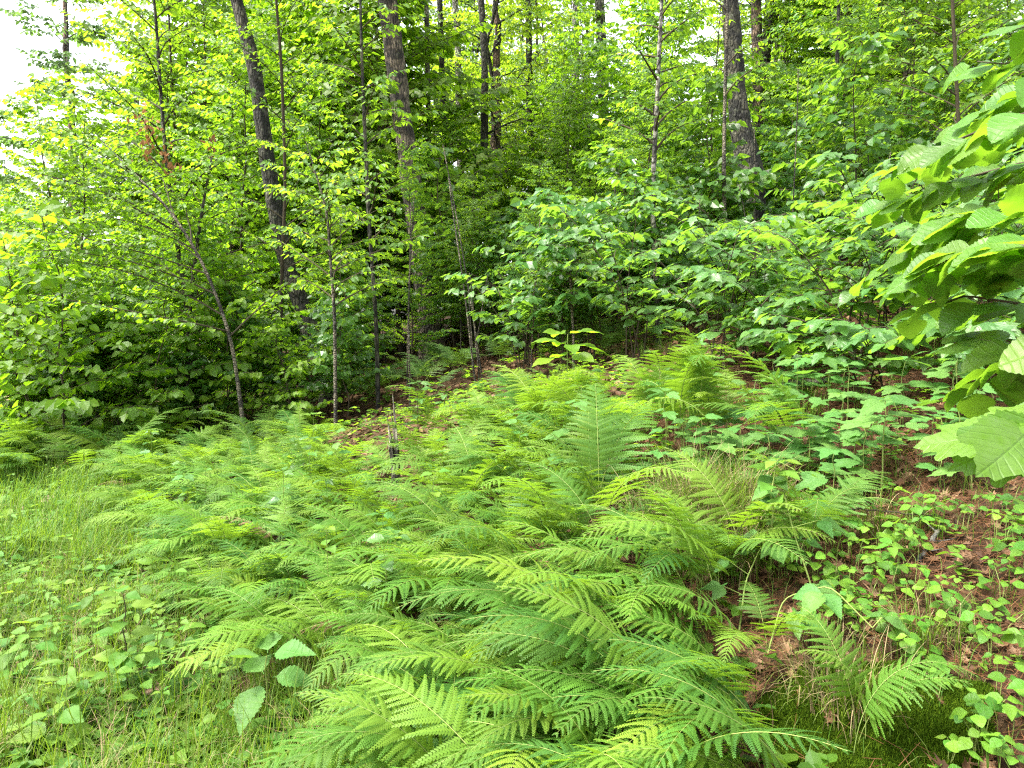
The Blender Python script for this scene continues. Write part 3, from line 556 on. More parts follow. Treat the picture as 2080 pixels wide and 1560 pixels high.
for (x, y, s) in [(-13, 18, .75), (-15.5, 20, .7), (-18, 22, .6), (-11.5, 15, .65), (-9.0, 20, 1.1), (-13.5, 26, .9), (-20, 27, .7), (-24, 31, .7), (-10, 16.5, .8), (-12.5, 20, .9), (-16.5, 24, .8), (-8.5, 24, 1.1), (-22, 26, .6), (-28, 34, .7), (-32, 40, .8), (-14.5, 17.5, .45), (-19, 22, .45), (-26, 28, .5)]:
    under_tree(undM, x, y, s, 'low bushy maple by the far end of the grass verge', 'maple', 'low maples beyond the verge', 'young_maple', rng)

# ------------------------------------------------------------------ shrub thicket with single leaves
L3 = [(0, .72, 1.0), (58, .50, .9), (-58, .50, .9), (125, .36, .9), (-125, .36, .9)]
MAPLE5 = [(0, .72, .55), (48, .62, .5), (-48, .62, .5), (105, .42, .5), (-105, .42, .5)]
vibm = [leaf_mesh('leaf', T_lobed(L3, depth=.33, teeth=.05, droop=d, fold=f, wd=.46, n=36), M['vib'], petiole=.3) for d, f in ((.10, .12), (.22, .05), (.3, .18), (.16, -.05))]
vibm += [leaf_mesh('leaf', T_grid(w_round, 14, .12, .2, .05, .006), M['vib'], petiole=.2), leaf_mesh('leaf', T_grid(w_ovate, 14, .16, .28, .05, .006), M['vib'], petiole=.2)]
vrow = lambda y: 'lowest row' if y < 5 else 'front row' if y < 6.2 else 'second row' if y < 7.2 else 'third row' if y < 8.3 else 'rear row'
def shrub_variant(seed, Ht, nst, lsz=.145, nb=6, lean=(-.35, -.15)):
    rng = np.random.default_rng(seed); wmb = MB(); ls = LeafSet()
    for s_ in range(nst):
        az = rng.uniform(0, 6.28); L = Ht * rng.uniform(.75, 1.1)
        st = branch_pts(rng, np.array([rng.normal(0, .06), rng.normal(0, .06), -.05]), az, L, 84, 55, 9, .1)
        st[:, 0] += lean[0] * np.linspace(0, 1, 9) ** 2 * L * .5; st[:, 1] += lean[1] * np.linspace(0, 1, 9) ** 2 * L * .5
        tube(wmb, st, np.linspace(.008, .003, 9), 6)
        for b in range(nb):
            t = .24 + .76 * (b + .5) / nb
            bp = branch_pts(rng, interp_poly(st, t), b * 2.4 + az + rng.normal(0, .3), rng.uniform(.35, .7) * (1.2 - .5 * t), 35, -5, 6, .15)
            tube(wmb, bp, np.linspace(.0045, .0018, 6), 5)
            n = 5; q = np.linspace(.3, 1, n)
            for sd in (1, -1):
                A = interp_poly(bp, q); T = nz(interp_poly(bp, np.clip(q + .05, 0, 1)) - interp_poly(bp, q - .1)); S_ = nz(np.cross([0, 0, 1.0], T)) * sd
                D = nz(T * rng.uniform(.3, .8, (n, 1)) + S_ + np.array([0, 0, -.35]) + rng.normal(0, .15, (n, 3)))
                ls.P.append(A + D * lsz * .28); ls.D.append(D); ls.N.append(nz(np.array([-.25, -.1, 1]) + rng.normal(0, .22, (n, 3)))); ls.S.append(lsz * rng.uniform(.65, 1.2, n) * (1.1 - .3 * q))
            ls.P.append(interp_poly(bp, [1.0]) + [[0, 0, .01]]); ls.D.append(nz(bp[-1:] - bp[-2:-1] - [[0, 0, .05]])); ls.N.append(np.array([[0, 0, 1.0]])); ls.S.append(np.array([lsz * .8]))
    return wmb, ls
shrub_spots = [  # x, y, height, stems
 (2.1, 6.6, 1.75, 4), (3.0, 6.0, 1.75, 4), (1.3, 7.4, 1.7, 4), (3.8, 7.0, 2.0, 4), (2.6, 7.8, 1.9, 4), (1.0, 8.6, 1.8, 4), (4.7, 6.4, 2.0, 4), (3.1, 4.9, 1.25, 3), (.2, 8.4, 1.3, 3),
 (4.2, 5.2, 1.7, 4), (5.4, 7.6, 2.1, 4), (1.8, 9.3, 2.0, 4), (3.4, 9.0, 2.1, 4), (4.9, 8.9, 2.2, 4), (.2, 9.8, 1.8, 4), (6.3, 6.9, 2.1, 4), (2.5, 5.3, 1.2, 3), (1.7, 6.3, 1.3, 3),
 (5.2, 5.6, 1.7, 4), (4.4, 4.6, 1.1, 3), (3.7, 5.7, 1.3, 3), (3.4, 6.3, 1.2, 3), (6.0, 6.2, 1.6, 4), (4.7, 7.7, 1.5, 3), (3.3, 4.2, .75, 2), (2.2, 4.6, .6, 2), (2.9, 3.9, .55, 2), (3.8, 4.9, .8, 3), (2.0, 5.6, .8, 2), (4.9, 4.9, 1.0, 3), (5.6, 6.6, 1.4, 3), (2.6, 6.9, 1.4, 3)]
for q, (x, y, h, ns) in enumerate(shrub_spots):
    h = min(h, max(.7, 1.6 + (.155 if 1440 < proj(x, y, 2)[0] < 1640 else .20) * y - float(H(x, y))))
    wmb, ls = shrub_variant(300 + q, h, ns + 1)
    px = proj(x, y, float(H(x, y)) + 1)[0]
    o = thing('viburnum_shrub', 'broad-leaved viburnum shrub, %s, %s' % (where(x, y).split(',')[0], vrow(y)), 'shrub', (x, y, float(H(x, y))), group='viburnum shrubs %s, %s' % (where(x, y).split(',')[0], vrow(y)))
    link('stem', wmb.mesh('stem', M['stemb']), o)
    P, D, N, S = ls.arr(); leaf_objs(o, vibm, P, D, N, S, np.random.default_rng(q))
rng = np.random.default_rng(17)
cnt = 0
while cnt < 95:
    y = rng.uniform(8.5, 22); x = rng.uniform(-.30, .95) * y
    if y < 12 and x < .2: continue
    cnt += 1; under_tree(undS, x, y, rng.uniform(.8, 1.35), 'shrub with flat leaf tiers ' + where(x, y), 'shrub', 'thicket shrubs ' + where(x, y), 'thicket_shrub', rng)
for _ in range(26):
    y = rng.uniform(9.3, 14); x = rng.uniform(-.62, -.22) * y
    under_tree(undS, x, y, rng.uniform(.5, .9), 'low bush ' + where(x, y), 'shrub', 'low bushes ' + where(x, y), 'thicket_shrub', rng)
for (x, y, s) in [(-5.3, 8.6, 1.1), (-4.6, 9.2, 1.0), (-6.2, 9.3, 1.2), (-3.8, 9.6, .9), (-6.9, 10.2, 1.2), (-7.6, 11.2, 1.2), (-2.9, 9.3, .7), (-8.6, 12.0, 1.2), (-4.9, 10.8, 1.1)]:
    under_tree(undL, x, y, s * 1.1, 'low bushy maple at the thicket foot ' + mrow(x, y), 'maple', 'low bushy maples ' + mrow(x, y), 'maple_bush', rng)
# bare thin saplings in the shade
tmb = MB(); tube(tmb, branch_pts(np.random.default_rng(5), np.zeros(3), 0, 2.6, 88, 84, 9, .3), np.linspace(.012, .006, 9), 6); tm_ = tmb.mesh('thin_stem', M['stemt'])
for _ in range(46):
    y = rng.uniform(8.5, 15); x = rng.uniform(-.45, .75) * y
    o = link('thin_stem', tm_, loc=(x, y, float(H(x, y)) - .03)); o.rotation_euler = (rng.normal(0, .08), rng.normal(0, .08), rng.uniform(0, 6)); o.scale = (1, 1, rng.uniform(.5, 1.2))
    o['label'] = 'thin bare sapling stem in the shade of the thicket'; o['category'] = 'sapling'; o['group'] = 'thin bare stems in the shade'

# ------------------------------------------------------------------ hazel boughs close to the lens, reaching in from the side
hazm = [leaf_mesh('leaf', T_grid(w_round, 24, f, d, .045, c, cu), M['hazel'], petiole=.14, pr=.009) for f, d, c, cu in ((.12, .12, .004, 0), (.2, .25, .005, .1), (.05, .3, .004, .2), (-.08, .18, .003, 0), (.25, .08, .005, 0))]
hzl = [leaf_mesh('leaf', T_lobed([(0, .72, 1.1), (45, .60, 1.0), (-45, .60, 1.0), (105, .46, 1.0), (-105, .46, 1.0)], depth=.42, teeth=.035, n=56, droop=d, fold=.08), M['hazel'], petiole=.2, pr=.009) for d in (.12, .25)]
def bough(seed, pts, label, lsz=.08, n=28, r=.0035, lob=False, size_taper=.3, tilt=(-.3, -.25)):
    rng = np.random.default_rng(seed); P = np.array([at(*p) for p in pts]); o = thing('hazel_bough', label, 'branch', P[0]); Q = interp_poly(P - P[0], np.linspace(0, 1, 18))
    mb = MB(); tube(mb, Q, np.linspace(r, r * .35, 18), 7); link('stem', mb.mesh('stem', M['stemb'], True), o)
    t = np.linspace(.12, 1, n); A = interp_poly(Q, t); T = nz(interp_poly(Q, np.clip(t + .04, 0, 1)) - interp_poly(Q, t - .05)); sd = np.where(np.arange(n) % 2 == 0, 1, -1)[:, None]
    S_ = nz(np.cross([0, 0, 1.0], T)) * sd; D = nz(T * rng.uniform(.5, 1.1, (n, 1)) + S_ * rng.uniform(.4, 1, (n, 1)) + np.array([0, 0, -.28]) + rng.normal(0, .18, (n, 3)))
    N = nz(np.array([tilt[0], tilt[1], 1]) + rng.normal(0, .28, (n, 3)))
    leaf_objs(o, hzl if lob else hazm, A + D * lsz * .14, D, N, lsz * rng.uniform(.75, 1.15, n) * (1 - size_taper * t), rng); return o
bough(401, [(2260, 330, 1.25), (2080, 330, 1.25), (1930, 370, 1.3), (1800, 420, 1.4)], 'upper hazel bough reaching in close to the lens with big toothed leaves')
bough(402, [(2260, 420, 1.05), (2120, 430, 1.1), (1960, 440, 1.2), (1850, 500, 1.3)], 'second hazel bough hanging just under the uppermost big-leaved one', lsz=.085)
bough(403, [(2250, 560, 1.1), (2080, 528, 1.15), (1950, 550, 1.25), (1820, 580, 1.4)], 'hazel bough with a dark twig and light-green underlit leaves', lsz=.085)
bough(404, [(2260, 620, 1.2), (2090, 620, 1.2), (1960, 600, 1.3), (1860, 640, 1.4)], 'drooping hazel bough below the dark twig', lsz=.09, n=12)
bough(405, [(2260, 250, 1.5), (2100, 240, 1.5), (1990, 270, 1.6), (1900, 330, 1.7)], 'small yellow-green hazel bough near the top of the big leaves', lsz=.10, n=14)
bough(406, [(2250, 120, 1.6), (2120, 110, 1.6), (2040, 130, 1.65), (1985, 125, 1.7)], 'highest hazel twig with ragged bright leaves', lsz=.11, n=9)
bough(407, [(2260, 30, 1.5), (2130, 40, 1.5), (2060, 60, 1.6)], 'topmost hazel twig entering at the corner', lsz=.11, n=7)
bough(408, [(2300, 480, 1.7), (2150, 480, 1.8), (1980, 500, 1.9), (1840, 520, 2.1), (1760, 560, 2.2)], 'hazel bough set back behind the closest leaves', lsz=.12, n=20)
bough(409, [(2300, 300, 1.9), (2150, 330, 2.0), (1990, 350, 2.1), (1880, 400, 2.2)], 'hazel bough set back, above the other rear one', lsz=.12, n=18)
bough(412, [(2260, 200, 1.15), (2080, 230, 1.15), (1930, 290, 1.25), (1810, 350, 1.35)], 'wide hazel bough whose pale leaves overlap the uppermost of the closest ones', n=24)
bough(413, [(2260, 500, .95), (2110, 500, 1.0), (1980, 500, 1.1), (1860, 560, 1.2)], 'hazel bough with the densest dark leaves at the picture edge', lsz=.09, n=24)
bough(414, [(2260, 160, 1.3), (2130, 170, 1.3), (2030, 210, 1.4), (1950, 260, 1.5)], 'hazel bough arching above the closest big leaves', lsz=.09, n=18)
bough(415, [(2260, 700, .95), (2150, 700, 1.0), (2060, 730, 1.1), (1985, 790, 1.2)], 'hazel bough drooping at mid height beside the twig with broad leaves', lsz=.09, n=16)
bough(416, [(2300, 600, 2.2), (2150, 610, 2.3), (2000, 620, 2.4), (1880, 660, 2.6), (1790, 700, 2.7)], 'hazel bough low at the back over the shrub tops', lsz=.11, n=26)
bough(417, [(2300, 200, 2.1), (2150, 230, 2.3), (2000, 290, 2.4), (1890, 340, 2.6)], 'hazel bough high at the back among the sapling leaves', lsz=.11, n=24)
bough(418, [(2300, 400, 2.3), (2150, 400, 2.4), (1980, 420, 2.5), (1840, 450, 2.6)], 'hazel bough in the middle of the rear tier', lsz=.11, n=26)
bough(410, [(2300, 760, 1.1), (2170, 720, 1.15), (2060, 700, 1.2), (1990, 690, 1.25)], 'hazel twig with two broad pale leaves at mid height', lsz=.11, n=8)
bough(411, [(2300, 840, .75), (2190, 850, .72), (2110, 870, .7), (2060, 880, .7)], 'lowest hazel twig with very large pale ribbed leaves', lsz=.092, n=10, lob=True, size_taper=.05, tilt=(.1, -.7))

# ------------------------------------------------------------------ broad-leaved plants with single leaves
def xl(y): return np.interp(y, [.8, 1.6, 2.3, 3.6, 6.4, 9], [.15, -.12, -.42, -1.45, -3.35, -4.8])
def xr(y): return np.interp(y, [.8, 1.4, 2, 2.7, 3.4, 5.5, 7], [.66, .66, .66, .68, .82, 1.1, 1.0])
vsm = [leaf_mesh('leaf', T_lobed(L3, depth=.34, teeth=.07, n=44, droop=d, fold=.08, wd=.5), M['bramble'], petiole=.3) for d in (.1, .2, .3)]
ovm = [leaf_mesh('leaf', T_grid(w_ovate, 20, .14, d, .08, .006), M['bramble'], petiole=.08) for d in (.1, .25, .35)]
ovy = [leaf_mesh('leaf', T_grid(w_ellip, 14, .14, d, .03, .008), M['maple'], petiole=.05) for d in (.1, .25)]
ovw = [leaf_mesh('leaf', T_grid(w_ovate, 16, .12, d, .07, .008), M['weed'], petiole=.08) for d in (.1, .25)]
lnw = [leaf_mesh('leaf', T_grid(w_lance, 10, .1, d, 0, 0), M['weed'], petiole=.02) for d in (.15, .4)]
herbm = [leaf_mesh('leaflet', T_grid(wf_, 8, f, d, 0, 0), M['herb'], petiole=.06) for wf_, f, d in ((w_round, .08, .08), (w_round, .16, .18), (w_ovate, .1, .3), (w_ovate, -.05, .2), (w_round, .0, .35))]
def tiered(name, label, cat, base, Ht, tiers, lsz, meshes, seed, group=None, lean=(0, 0), opp=2, up0=.3, stem='stemg', r=.003):
    rng = np.random.default_rng(seed); o = thing(name, label, cat, base, group=group)
    t = np.linspace(0, 1, 8); st = np.stack([lean[0] * t ** 1.5 + rng.normal(0, .006, 8) * t, lean[1] * t ** 1.5 + rng.normal(0, .006, 8) * t, Ht * t], 1); st[0, 2] = -.03
    mb = MB(); tube(mb, st, np.linspace(r, r * .5, 8), 5); link('stem', mb.mesh('stem', M[stem]), o)
    P, D, S = [], [], []
    for q in range(tiers):
        f = up0 + (1 - up0) * (q + 1) / tiers; a0 = q * 1.57 + rng.uniform(0, .6)
        nn = opp if q < tiers - 1 else max(opp, 3)
        for k in range(nn):
            a = a0 + k * 2 * math.pi / nn + rng.normal(0, .25); P.append(interp_poly(st, [f])[0]); D.append((math.cos(a), math.sin(a), .05 + rng.normal(0, .15))); S.append(lsz * rng.uniform(.8, 1.15) * (1 - .2 * (q == tiers - 1)))
    P = np.array(P); D = nz(np.array(D)); S = np.array(S); N = nz(np.array([-.1, -.2, 1]) + rng.normal(0, .15, (len(P), 3)))
    leaf_objs(o, meshes, P + D * (S * .25)[:, None], D, N, S, rng); return o
G = hit
tiered('toothed_seedling', 'pale seedling with five large toothed leaves in front of the ferns', 'plant', G(545, 1520), .34, 2, .165, ovm, 1, opp=3, up0=.6, r=.004)
tiered('toothed_seedling', 'second pale toothed seedling lower down in the grass', 'plant', G(450, 1540), .16, 2, .10, ovw, 2)
tiered('toothed_seedling', 'toothed seedling half hidden under the fern bank edge', 'plant', G(560, 1530), .12, 2, .10, ovw, 3)
tiered('lance_leaved_weed', 'small plant with narrow lance leaves under the fern fronds', 'plant', G(440, 1440), .18, 4, .10, lnw, 4)
tiered('toothed_seedling', 'tiny three-leaved seedling on the bare verge edge', 'plant', G(300, 1380), .09, 1, .09, ovw, 5)
tiered('yellow_seedling', 'bright yellow-green young sprout fanning above the dark ferns', 'plant', G(1150, 880), .75, 3, .24, ovy, 6, opp=4, up0=.7, r=.005)
tiered('leafy_seedling', 'thin small-leaved seedling standing before the shaded slope', 'plant', G(850, 920), .62, 6, .11, vibm, 7, opp=2, up0=.35, r=.004, stem='stemb')
tiered('leafy_seedling', 'small seedling beside the other thin one on the slope', 'plant', G(905, 890), .4, 4, .10, vibm, 8, opp=2, up0=.3, r=.004, stem='stemb')
tiered('viburnum_seedling', 'broad-leaved seedling rising above the middle ferns', 'plant', G(1170, 1010), .55, 5, .15, vsm, 9, opp=2, r=.004, stem='stemb')
tiered('viburnum_seedling', 'bright three-lobed seedling at the edge of the sedge tuft', 'plant', G(1335, 1030), .28, 2, .15, vsm, 10, opp=2, up0=.6)
tiered('viburnum_seedling', 'large-leaved seedling above the bare litter', 'plant', G(1790, 1010), .42, 2, .18, vsm, 11, opp=2, up0=.7, r=.004)
tiered('viburnum_seedling', 'broad seedling in the group uphill of the sedge tuft', 'plant', G(1560, 1030), .34, 3, .14, vsm, 12, group='broad seedlings by the litter')
tiered('viburnum_seedling', 'broad seedling in the group uphill of the sedge tuft', 'plant', G(1640, 1000), .34, 3, .13, vsm, 13, group='broad seedlings by the litter')
tiered('viburnum_seedling', 'broad seedling in the group uphill of the sedge tuft', 'plant', G(1500, 990), .3, 3, .13, vsm, 14, group='broad seedlings by the litter')
tiered('viburnum_seedling', 'broad seedling in the group uphill of the sedge tuft', 'plant', G(1690, 1060), .3, 2, .13, vsm, 15, group='broad seedlings by the litter')
tiered('viburnum_seedling', 'pale round-leaved seedling by the broken stump', 'plant', G(725, 1010), .2, 2, .16, vsm, 16)
tiered('viburnum_seedling', 'lobed seedling at the shaded end of the litter slope', 'plant', G(1940, 860), .35, 3, .15, vsm, 17, r=.004)
tiered('viburnum_seedling', 'lobed seedling nearest the lowest hazel leaves', 'plant', G(1400, 860), .3, 2, .14, vsm, 18)
tiered('tall_weed', 'tall dark-stemmed weed at the left fringe of the ferns', 'plant', G(262, 1460), .5, 6, .10, ovw, 19, r=.004, up0=.4, stem='stemb')
tiered('tall_weed', 'upright leafy weed in the middle of the verge', 'plant', G(200, 1330), .3, 4, .10, ovw, 20)
tiered('broad_weed', 'large drooping green leaf plant in the near grass corner', 'plant', G(120, 1560), .2, 2, .13, ovw, 21)
tiered('goldenrod', 'tall light-green weed with yellow stem beside the litter', 'plant', G(1565, 1180), .45, 7, .09, ovw, 22, r=.004, up0=.3)
rng = np.random.default_rng(23)
vz = lambda px, py: ('in the near grass corner' if py > 1400 else 'half way along the verge' if py > 1200 else 'in the middle verge' if py > 1080 else 'where the verge narrows') + (', against the ferns' if px > 250 else ', deep in the grass' if px < 120 else ', amid the grass')
for q in range(95):
    px, py = rng.uniform(0, 430), rng.uniform(980, 1545)
    tiered('verge_weed', 'small leafy weed ' + vz(px, py), 'weed', G(px, py), rng.uniform(.1, .34), int(rng.integers(2, 5)), rng.uniform(.045, .11), ovw if q % 3 else lnw, 500 + q, group='small weeds ' + vz(px, py))
sz_ = lambda px, py: ('uphill of the sedge' if px < 1560 else 'between the sedge and bare litter' if px < 1720 else 'on the bare litter' if px < 1880 else 'beneath the hazel leaves') + (', closest to the ferns' if py > 960 else ', part way up the slope' if py > 860 else ', at the thicket foot')
for q in range(80):
    px, py = rng.uniform(1380, 2070), rng.uniform(770, 1030)
    tiered('slope_seedling', 'small broad-leaved seedling ' + sz_(px, py), 'seedling', G(px, py), rng.uniform(.15, .42), int(rng.integers(2, 4)), rng.uniform(.08, .15), vsm, 600 + q, group='slope seedlings ' + sz_(px, py))
for q in range(30):
    y = 2.8 + 4.0 * rng.random(); x = rng.uniform(xl(y) + .15, xr(y) + .2)
    tiered('bank_seedling', 'broad-leaved seedling poking up through the ferns, ' + ('front half of the bank' if y < 4.5 else 'rear half of the bank'), 'seedling', (x, y, float(H(x, y))), rng.uniform(.38, .58), 3, rng.uniform(.07, .12), (vsm, ovw, vibm)[q % 3], 660 + q, group='seedlings among the ferns ' + ('front' if y < 4.5 else 'rear'), r=.003, up0=.5)
# brambles
def bramble(label, pts, seed, lsz=.085, n=5):
    rng = np.random.default_rng(seed); P = np.array(pts, float); o = thing('bramble', label, 'bramble', P[0]); Q = interp_poly(P - P[0], np.linspace(0, 1, 20))
    for c in range(3): Q[1:-1, c] = np.convolve(Q[:, c], np.ones(3) / 3, mode='valid')
    mb = MB(); tube(mb, Q, np.linspace(.003, .0015, 20), 5); pp, dd, ss = [], [], []
    for k in range(n):
        f = .25 + .75 * k / (n - 1); a = rng.uniform(0, 6.28); A = interp_poly(Q, [f])[0]; d = nz(np.array([math.cos(a), math.sin(a), .35])); C = A + d * rng.uniform(.04, .09); prisms(mb, [A], [C], .0014, .001)
        for da, s in ((-1.15, .85), (0, 1.1), (1.15, .85)):
            pp.append(C); dd.append((math.cos(a + da), math.sin(a + da), -.25)); ss.append(lsz * s * rng.uniform(.85, 1.15))
    link('cane', mb.mesh('cane', M['stemg']), o); pp = np.array(pp); dd = nz(np.array(dd)); ss = np.array(ss)
    leaf_objs(o, ovm, pp + dd * .08 * ss[:, None], dd, nz(np.array([-.1, -.25, 1]) + rng.normal(0, .15, (len(pp), 3))), ss, rng, 'leaflet')
g1 = G(1560, 1330); g2 = G(1660, 1230); g3 = G(1500, 1300)
bramble('bramble arching over the litter with a big hanging toothed leaf', [g1, g1 + [.06, .05, .16], g1 + [.16, -.05, .24], g1 + [.22, -.2, .17]], 31, .10, 4)
bramble('bramble cane running uphill between the ferns and litter', [g2, g2 + [-.05, .1, .22], g2 + [-.02, .3, .34], g2 + [.1, .5, .36]], 32, .085, 7)
bramble('low bramble at the fern edge above the moss', [g3, g3 + [.05, .1, .15], g3 + [.15, .25, .22], g3 + [.25, .4, .2]], 33, .08, 6)
# hog-peanut carpet
herb_pos = []
tries = 0
while len(herb_pos) < 125 and tries < 9000:
    tries += 1; px, py = rng.uniform(1540, 2120), rng.uniform(1060, 1600)
    e = (px - 1540) / 540 * .6 + (py - 1060) / 500 * .5
    if px < 1700 and py > 1330: continue
    if 1560 < px < 1900 and py > 1400: continue
    if rng.random() > .35 + e or math.sin(px * .017) * math.sin(py * .021 + px * .006) < -.3: continue
    p = hit(px, py)
    if all((p[0] - a[0]) ** 2 + (p[1] - a[1]) ** 2 > .055 ** 2 for a in herb_pos): herb_pos.append(p)
for q, p in enumerate(herb_pos):
    zn = ('against the moss cushion' if p[0] < 1.0 + .1 * p[1] and p[1] < 2.3 else 'around the fallen stick' if p[1] > 2.7 else 'on the open litter') + (', near the ferns' if p[0] < .42 * p[1] else ', far from the ferns' if p[0] > .58 * p[1] else ', between ferns and slope') + (', lower' if p[1] < 2.0 else ', upper' if p[1] > 2.4 else '')
    o = thing('hog_peanut', 'round-leaved trailing vine ' + zn, 'vine', p, group='hog-peanut vines ' + zn)
    mb = MB(); pp, dd, ss = [], [], []
    for k in range(rng.integers(1, 4)):
        a = rng.uniform(0, 6.28); hgt = rng.uniform(.03, .15); C = np.array([math.cos(a) * .05 * (k > 0) + rng.normal(0, .01), math.sin(a) * .05 * (k > 0), hgt])
        tube(mb, np.array([[0, 0, -.02], [C[0] * .3, C[1] * .3, hgt * .6], C]), [.0012, .001, .0008], 4)
        s = rng.uniform(.020, .054); a = rng.uniform(0, 6.28)
        for da, sc_ in ((-1.7, .9), (0, 1.05), (1.7, .9)): pp.append(C + np.array([math.cos(a), math.sin(a), 0]) * s * .3 * (da == 0)); dd.append((math.cos(a + da), math.sin(a + da), rng.normal(-.1, .12))); ss.append(s * sc_)
    link('stem', mb.mesh('stem', M['stemg']), o); pp = np.array(pp); dd = nz(np.array(dd)); ss = np.array(ss)
    leaf_objs(o, herbm, pp + dd * .08 * ss[:, None], dd, nz(np.array([-.05, -.35, 1]) + rng.normal(0, .18, (len(pp), 3))), ss, rng, 'leaflet')

# ------------------------------------------------------------------ ferns
def frond_mesh(seed, mat, blade=.42, stipe=.22, e0=78, e1=-25, npair=19, npin=15, side=0.0, wid=.31, powr=1.2, sparse=1.0):
    rng = np.random.default_rng(seed); m = 30; t = np.linspace(0, 1, m); L = blade + stipe
    e = R(e0) + (R(e1) - R(e0)) * t ** powr; a = side * t ** 1.5 + rng.normal(0, .02, m).cumsum() * .3
    d = np.stack([np.cos(a) * np.cos(e), np.sin(a) * np.cos(e), np.sin(e)], -1); P = np.concatenate([[[0, 0, -.02]], np.cumsum(d[:-1] * L / (m - 1), axis=0)])
    mb = MB(); tube(mb, P, np.linspace(.0022, .0006, m), 4, mi=1)
    b = np.linspace(0.0, .985, npair); tb = (stipe + b * blade) / L
    pl = wid * blade * (np.clip(b * 5 + .55, 0, 1)) * (1 - b) ** .78 + .006; pl *= rng.uniform(.9, 1.08, npair)
    A = interp_poly(P, tb); T = nz(interp_poly(P, np.clip(tb + .02, 0, 1)) - interp_poly(P, tb - .02)); S0 = nz(np.cross([0, 0, 1.0], T) + rng.normal(0, .02, (npair, 3))); Nn = np.cross(T, S0)
    for sd in (1, -1):
        ang = R(12) + R(38) * b + rng.normal(0, .08, npair); lift = rng.normal(.10, .12, npair)
        q = np.linspace(.05, 1, npin)[None, :]
        S_ = S0 * sd; dirp = nz(S_ * np.cos(ang)[:, None] + T * np.sin(ang)[:, None] + Nn * lift[:, None])
        sweep = T[:, None] * (q ** 2 * .16)[..., None] * pl[:, None, None]; drop = -np.array([0, 0, 1.0]) * (q ** 2 * .30)[..., None] * pl[:, None, None]
        C = A[:, None] + dirp[:, None] * (q * pl[:, None])[..., None] + sweep + drop
        step = pl[:, None] / npin
        tp = nz(dirp[:, None] * 1.0 + 2 * q[..., None] * (.16 * T[:, None] - .30 * np.array([0, 0, 1.0])))
        bw = nz(np.cross(Nn[:, None] * np.ones_like(tp), tp))
        plen = np.maximum(.66 * blade / npair * np.clip(pl[:, None] / (.17 * blade), .35, 1.1) * (1 - q * .93) ** .55 + .001, .0015) * rng.uniform(.85, 1.1, (npair, npin))
        for s2 in (1, -1):
            dd = nz(bw * s2 * .85 + tp * .55 - Nn[:, None] * .12)
            wv = tp * (step * .52)[..., None]
            V = np.stack([C - wv * .9, C + dd * (plen * .55)[..., None] - wv * .95, C + dd * plen[..., None] + wv * .1, C + dd * (plen * .5)[..., None] + wv * .9, C + wv * .5], 2).reshape(-1, 3)
            n = npair * npin; k = np.arange(n)[:, None] * 5
            F = k + (np.array([[0, 1, 2, 3, 4]]) if sd * s2 > 0 else np.array([[4, 3, 2, 1, 0]]))
            rv = np.repeat(np.repeat(rng.random(npair) * .10, npin), 5); mb.add(V, F, rv, None, 0)
    return mb.mesh('frond', [mat, M['stemg']])
fronds = [frond_mesh(700 + q, M['fern'], blade=b, stipe=s, e0=e0, e1=e1, side=sd, npair=npr + 4) for q, (b, s, e0, e1, sd, npr) in enumerate([
    (.50, .20, 72, -20, .1, 21), (.46, .22, 76, -35, -.3, 19), (.55, .18, 62, -8, .3, 22), (.42, .20, 72, -30, 0, 18), (.52, .24, 78, -20, -.15, 21), (.48, .18, 55, -22, .2, 20), (.42, .26, 82, 0, 0, 19), (.56, .22, 66, -35, -.2, 22), (.60, .20, 60, -18, .1, 23)])]
deadf = frond_mesh(749, M['litter'], blade=.42, stipe=.2, e0=50, e1=-50, npair=15, npin=8, wid=.18)
fronds_d = [frond_mesh(750 + q, M['fern_d'], blade=b, stipe=s, e0=e0, e1=e1, side=sd, npair=20, npin=9) for q, (b, s, e0, e1, sd) in enumerate([(.46, .22, 75, -20, .1), (.42, .25, 80, -30, -.3), (.48, .22, 70, -15, .2)])]
def fern(x, y, n, s, rng, label, group=None, pref=R(212), spread=1.25, meshes=fronds, cat='fern', upr=0.0, z=None):
    o = thing('fern', label, cat, (x, y, float(H(x, y)) if z is None else z), group=group)
    for k in range(n):
        a = pref + rng.normal(0, spread); me = deadf if rng.random() < .025 else meshes[rng.integers(len(meshes))]
        f = link('frond', me, o, loc=(rng.normal(0, .03), rng.normal(0, .03), 0)); sc_ = s * rng.uniform(.75, 1.15)
        f.scale = (sc_ * (1 - upr * .4), sc_, sc_ * (1 + upr * .3)); f.rotation_euler = (rng.normal(0, .10), rng.normal(0, .10) - upr * .35, a)
rng = np.random.default_rng(77)
pts = []
def room(p, d): return all((p[0] - a[0]) ** 2 + (p[1] - a[1]) ** 2 > d * d for a in pts)
tries = 0
while len(pts) < 240 and tries < 30000:
    tries += 1; y = 1.2 + 7.8 * rng.random() ** 1.2; x = rng.uniform(xl(y), xr(y)); d = np.interp(y, [1, 3, 6, 9], [.145, .205, .30, .38])
    if y > 6.6 and x > -.3: continue
    if y < 1.35 and abs(x) < .75 and math.hypot(x, y) < 1.1: continue
    px, py = proj(x, y, float(H(x, y)))
    if 660 < px < 1030 and py < 965: continue
    if px > 1225 and py < 1230: continue
    if 1290 < px < 1400 and 1230 < py < 1430 and rng.random() < .7: continue
    if inm(x, y) and rng.random() < .9: continue
    if (x + .78) ** 2 + (y - 2.35) ** 2 < .50 ** 2: continue
    if 735 < px < 890 and 985 < py < 1110: continue
    if room((x, y), d): pts.append((x, y))
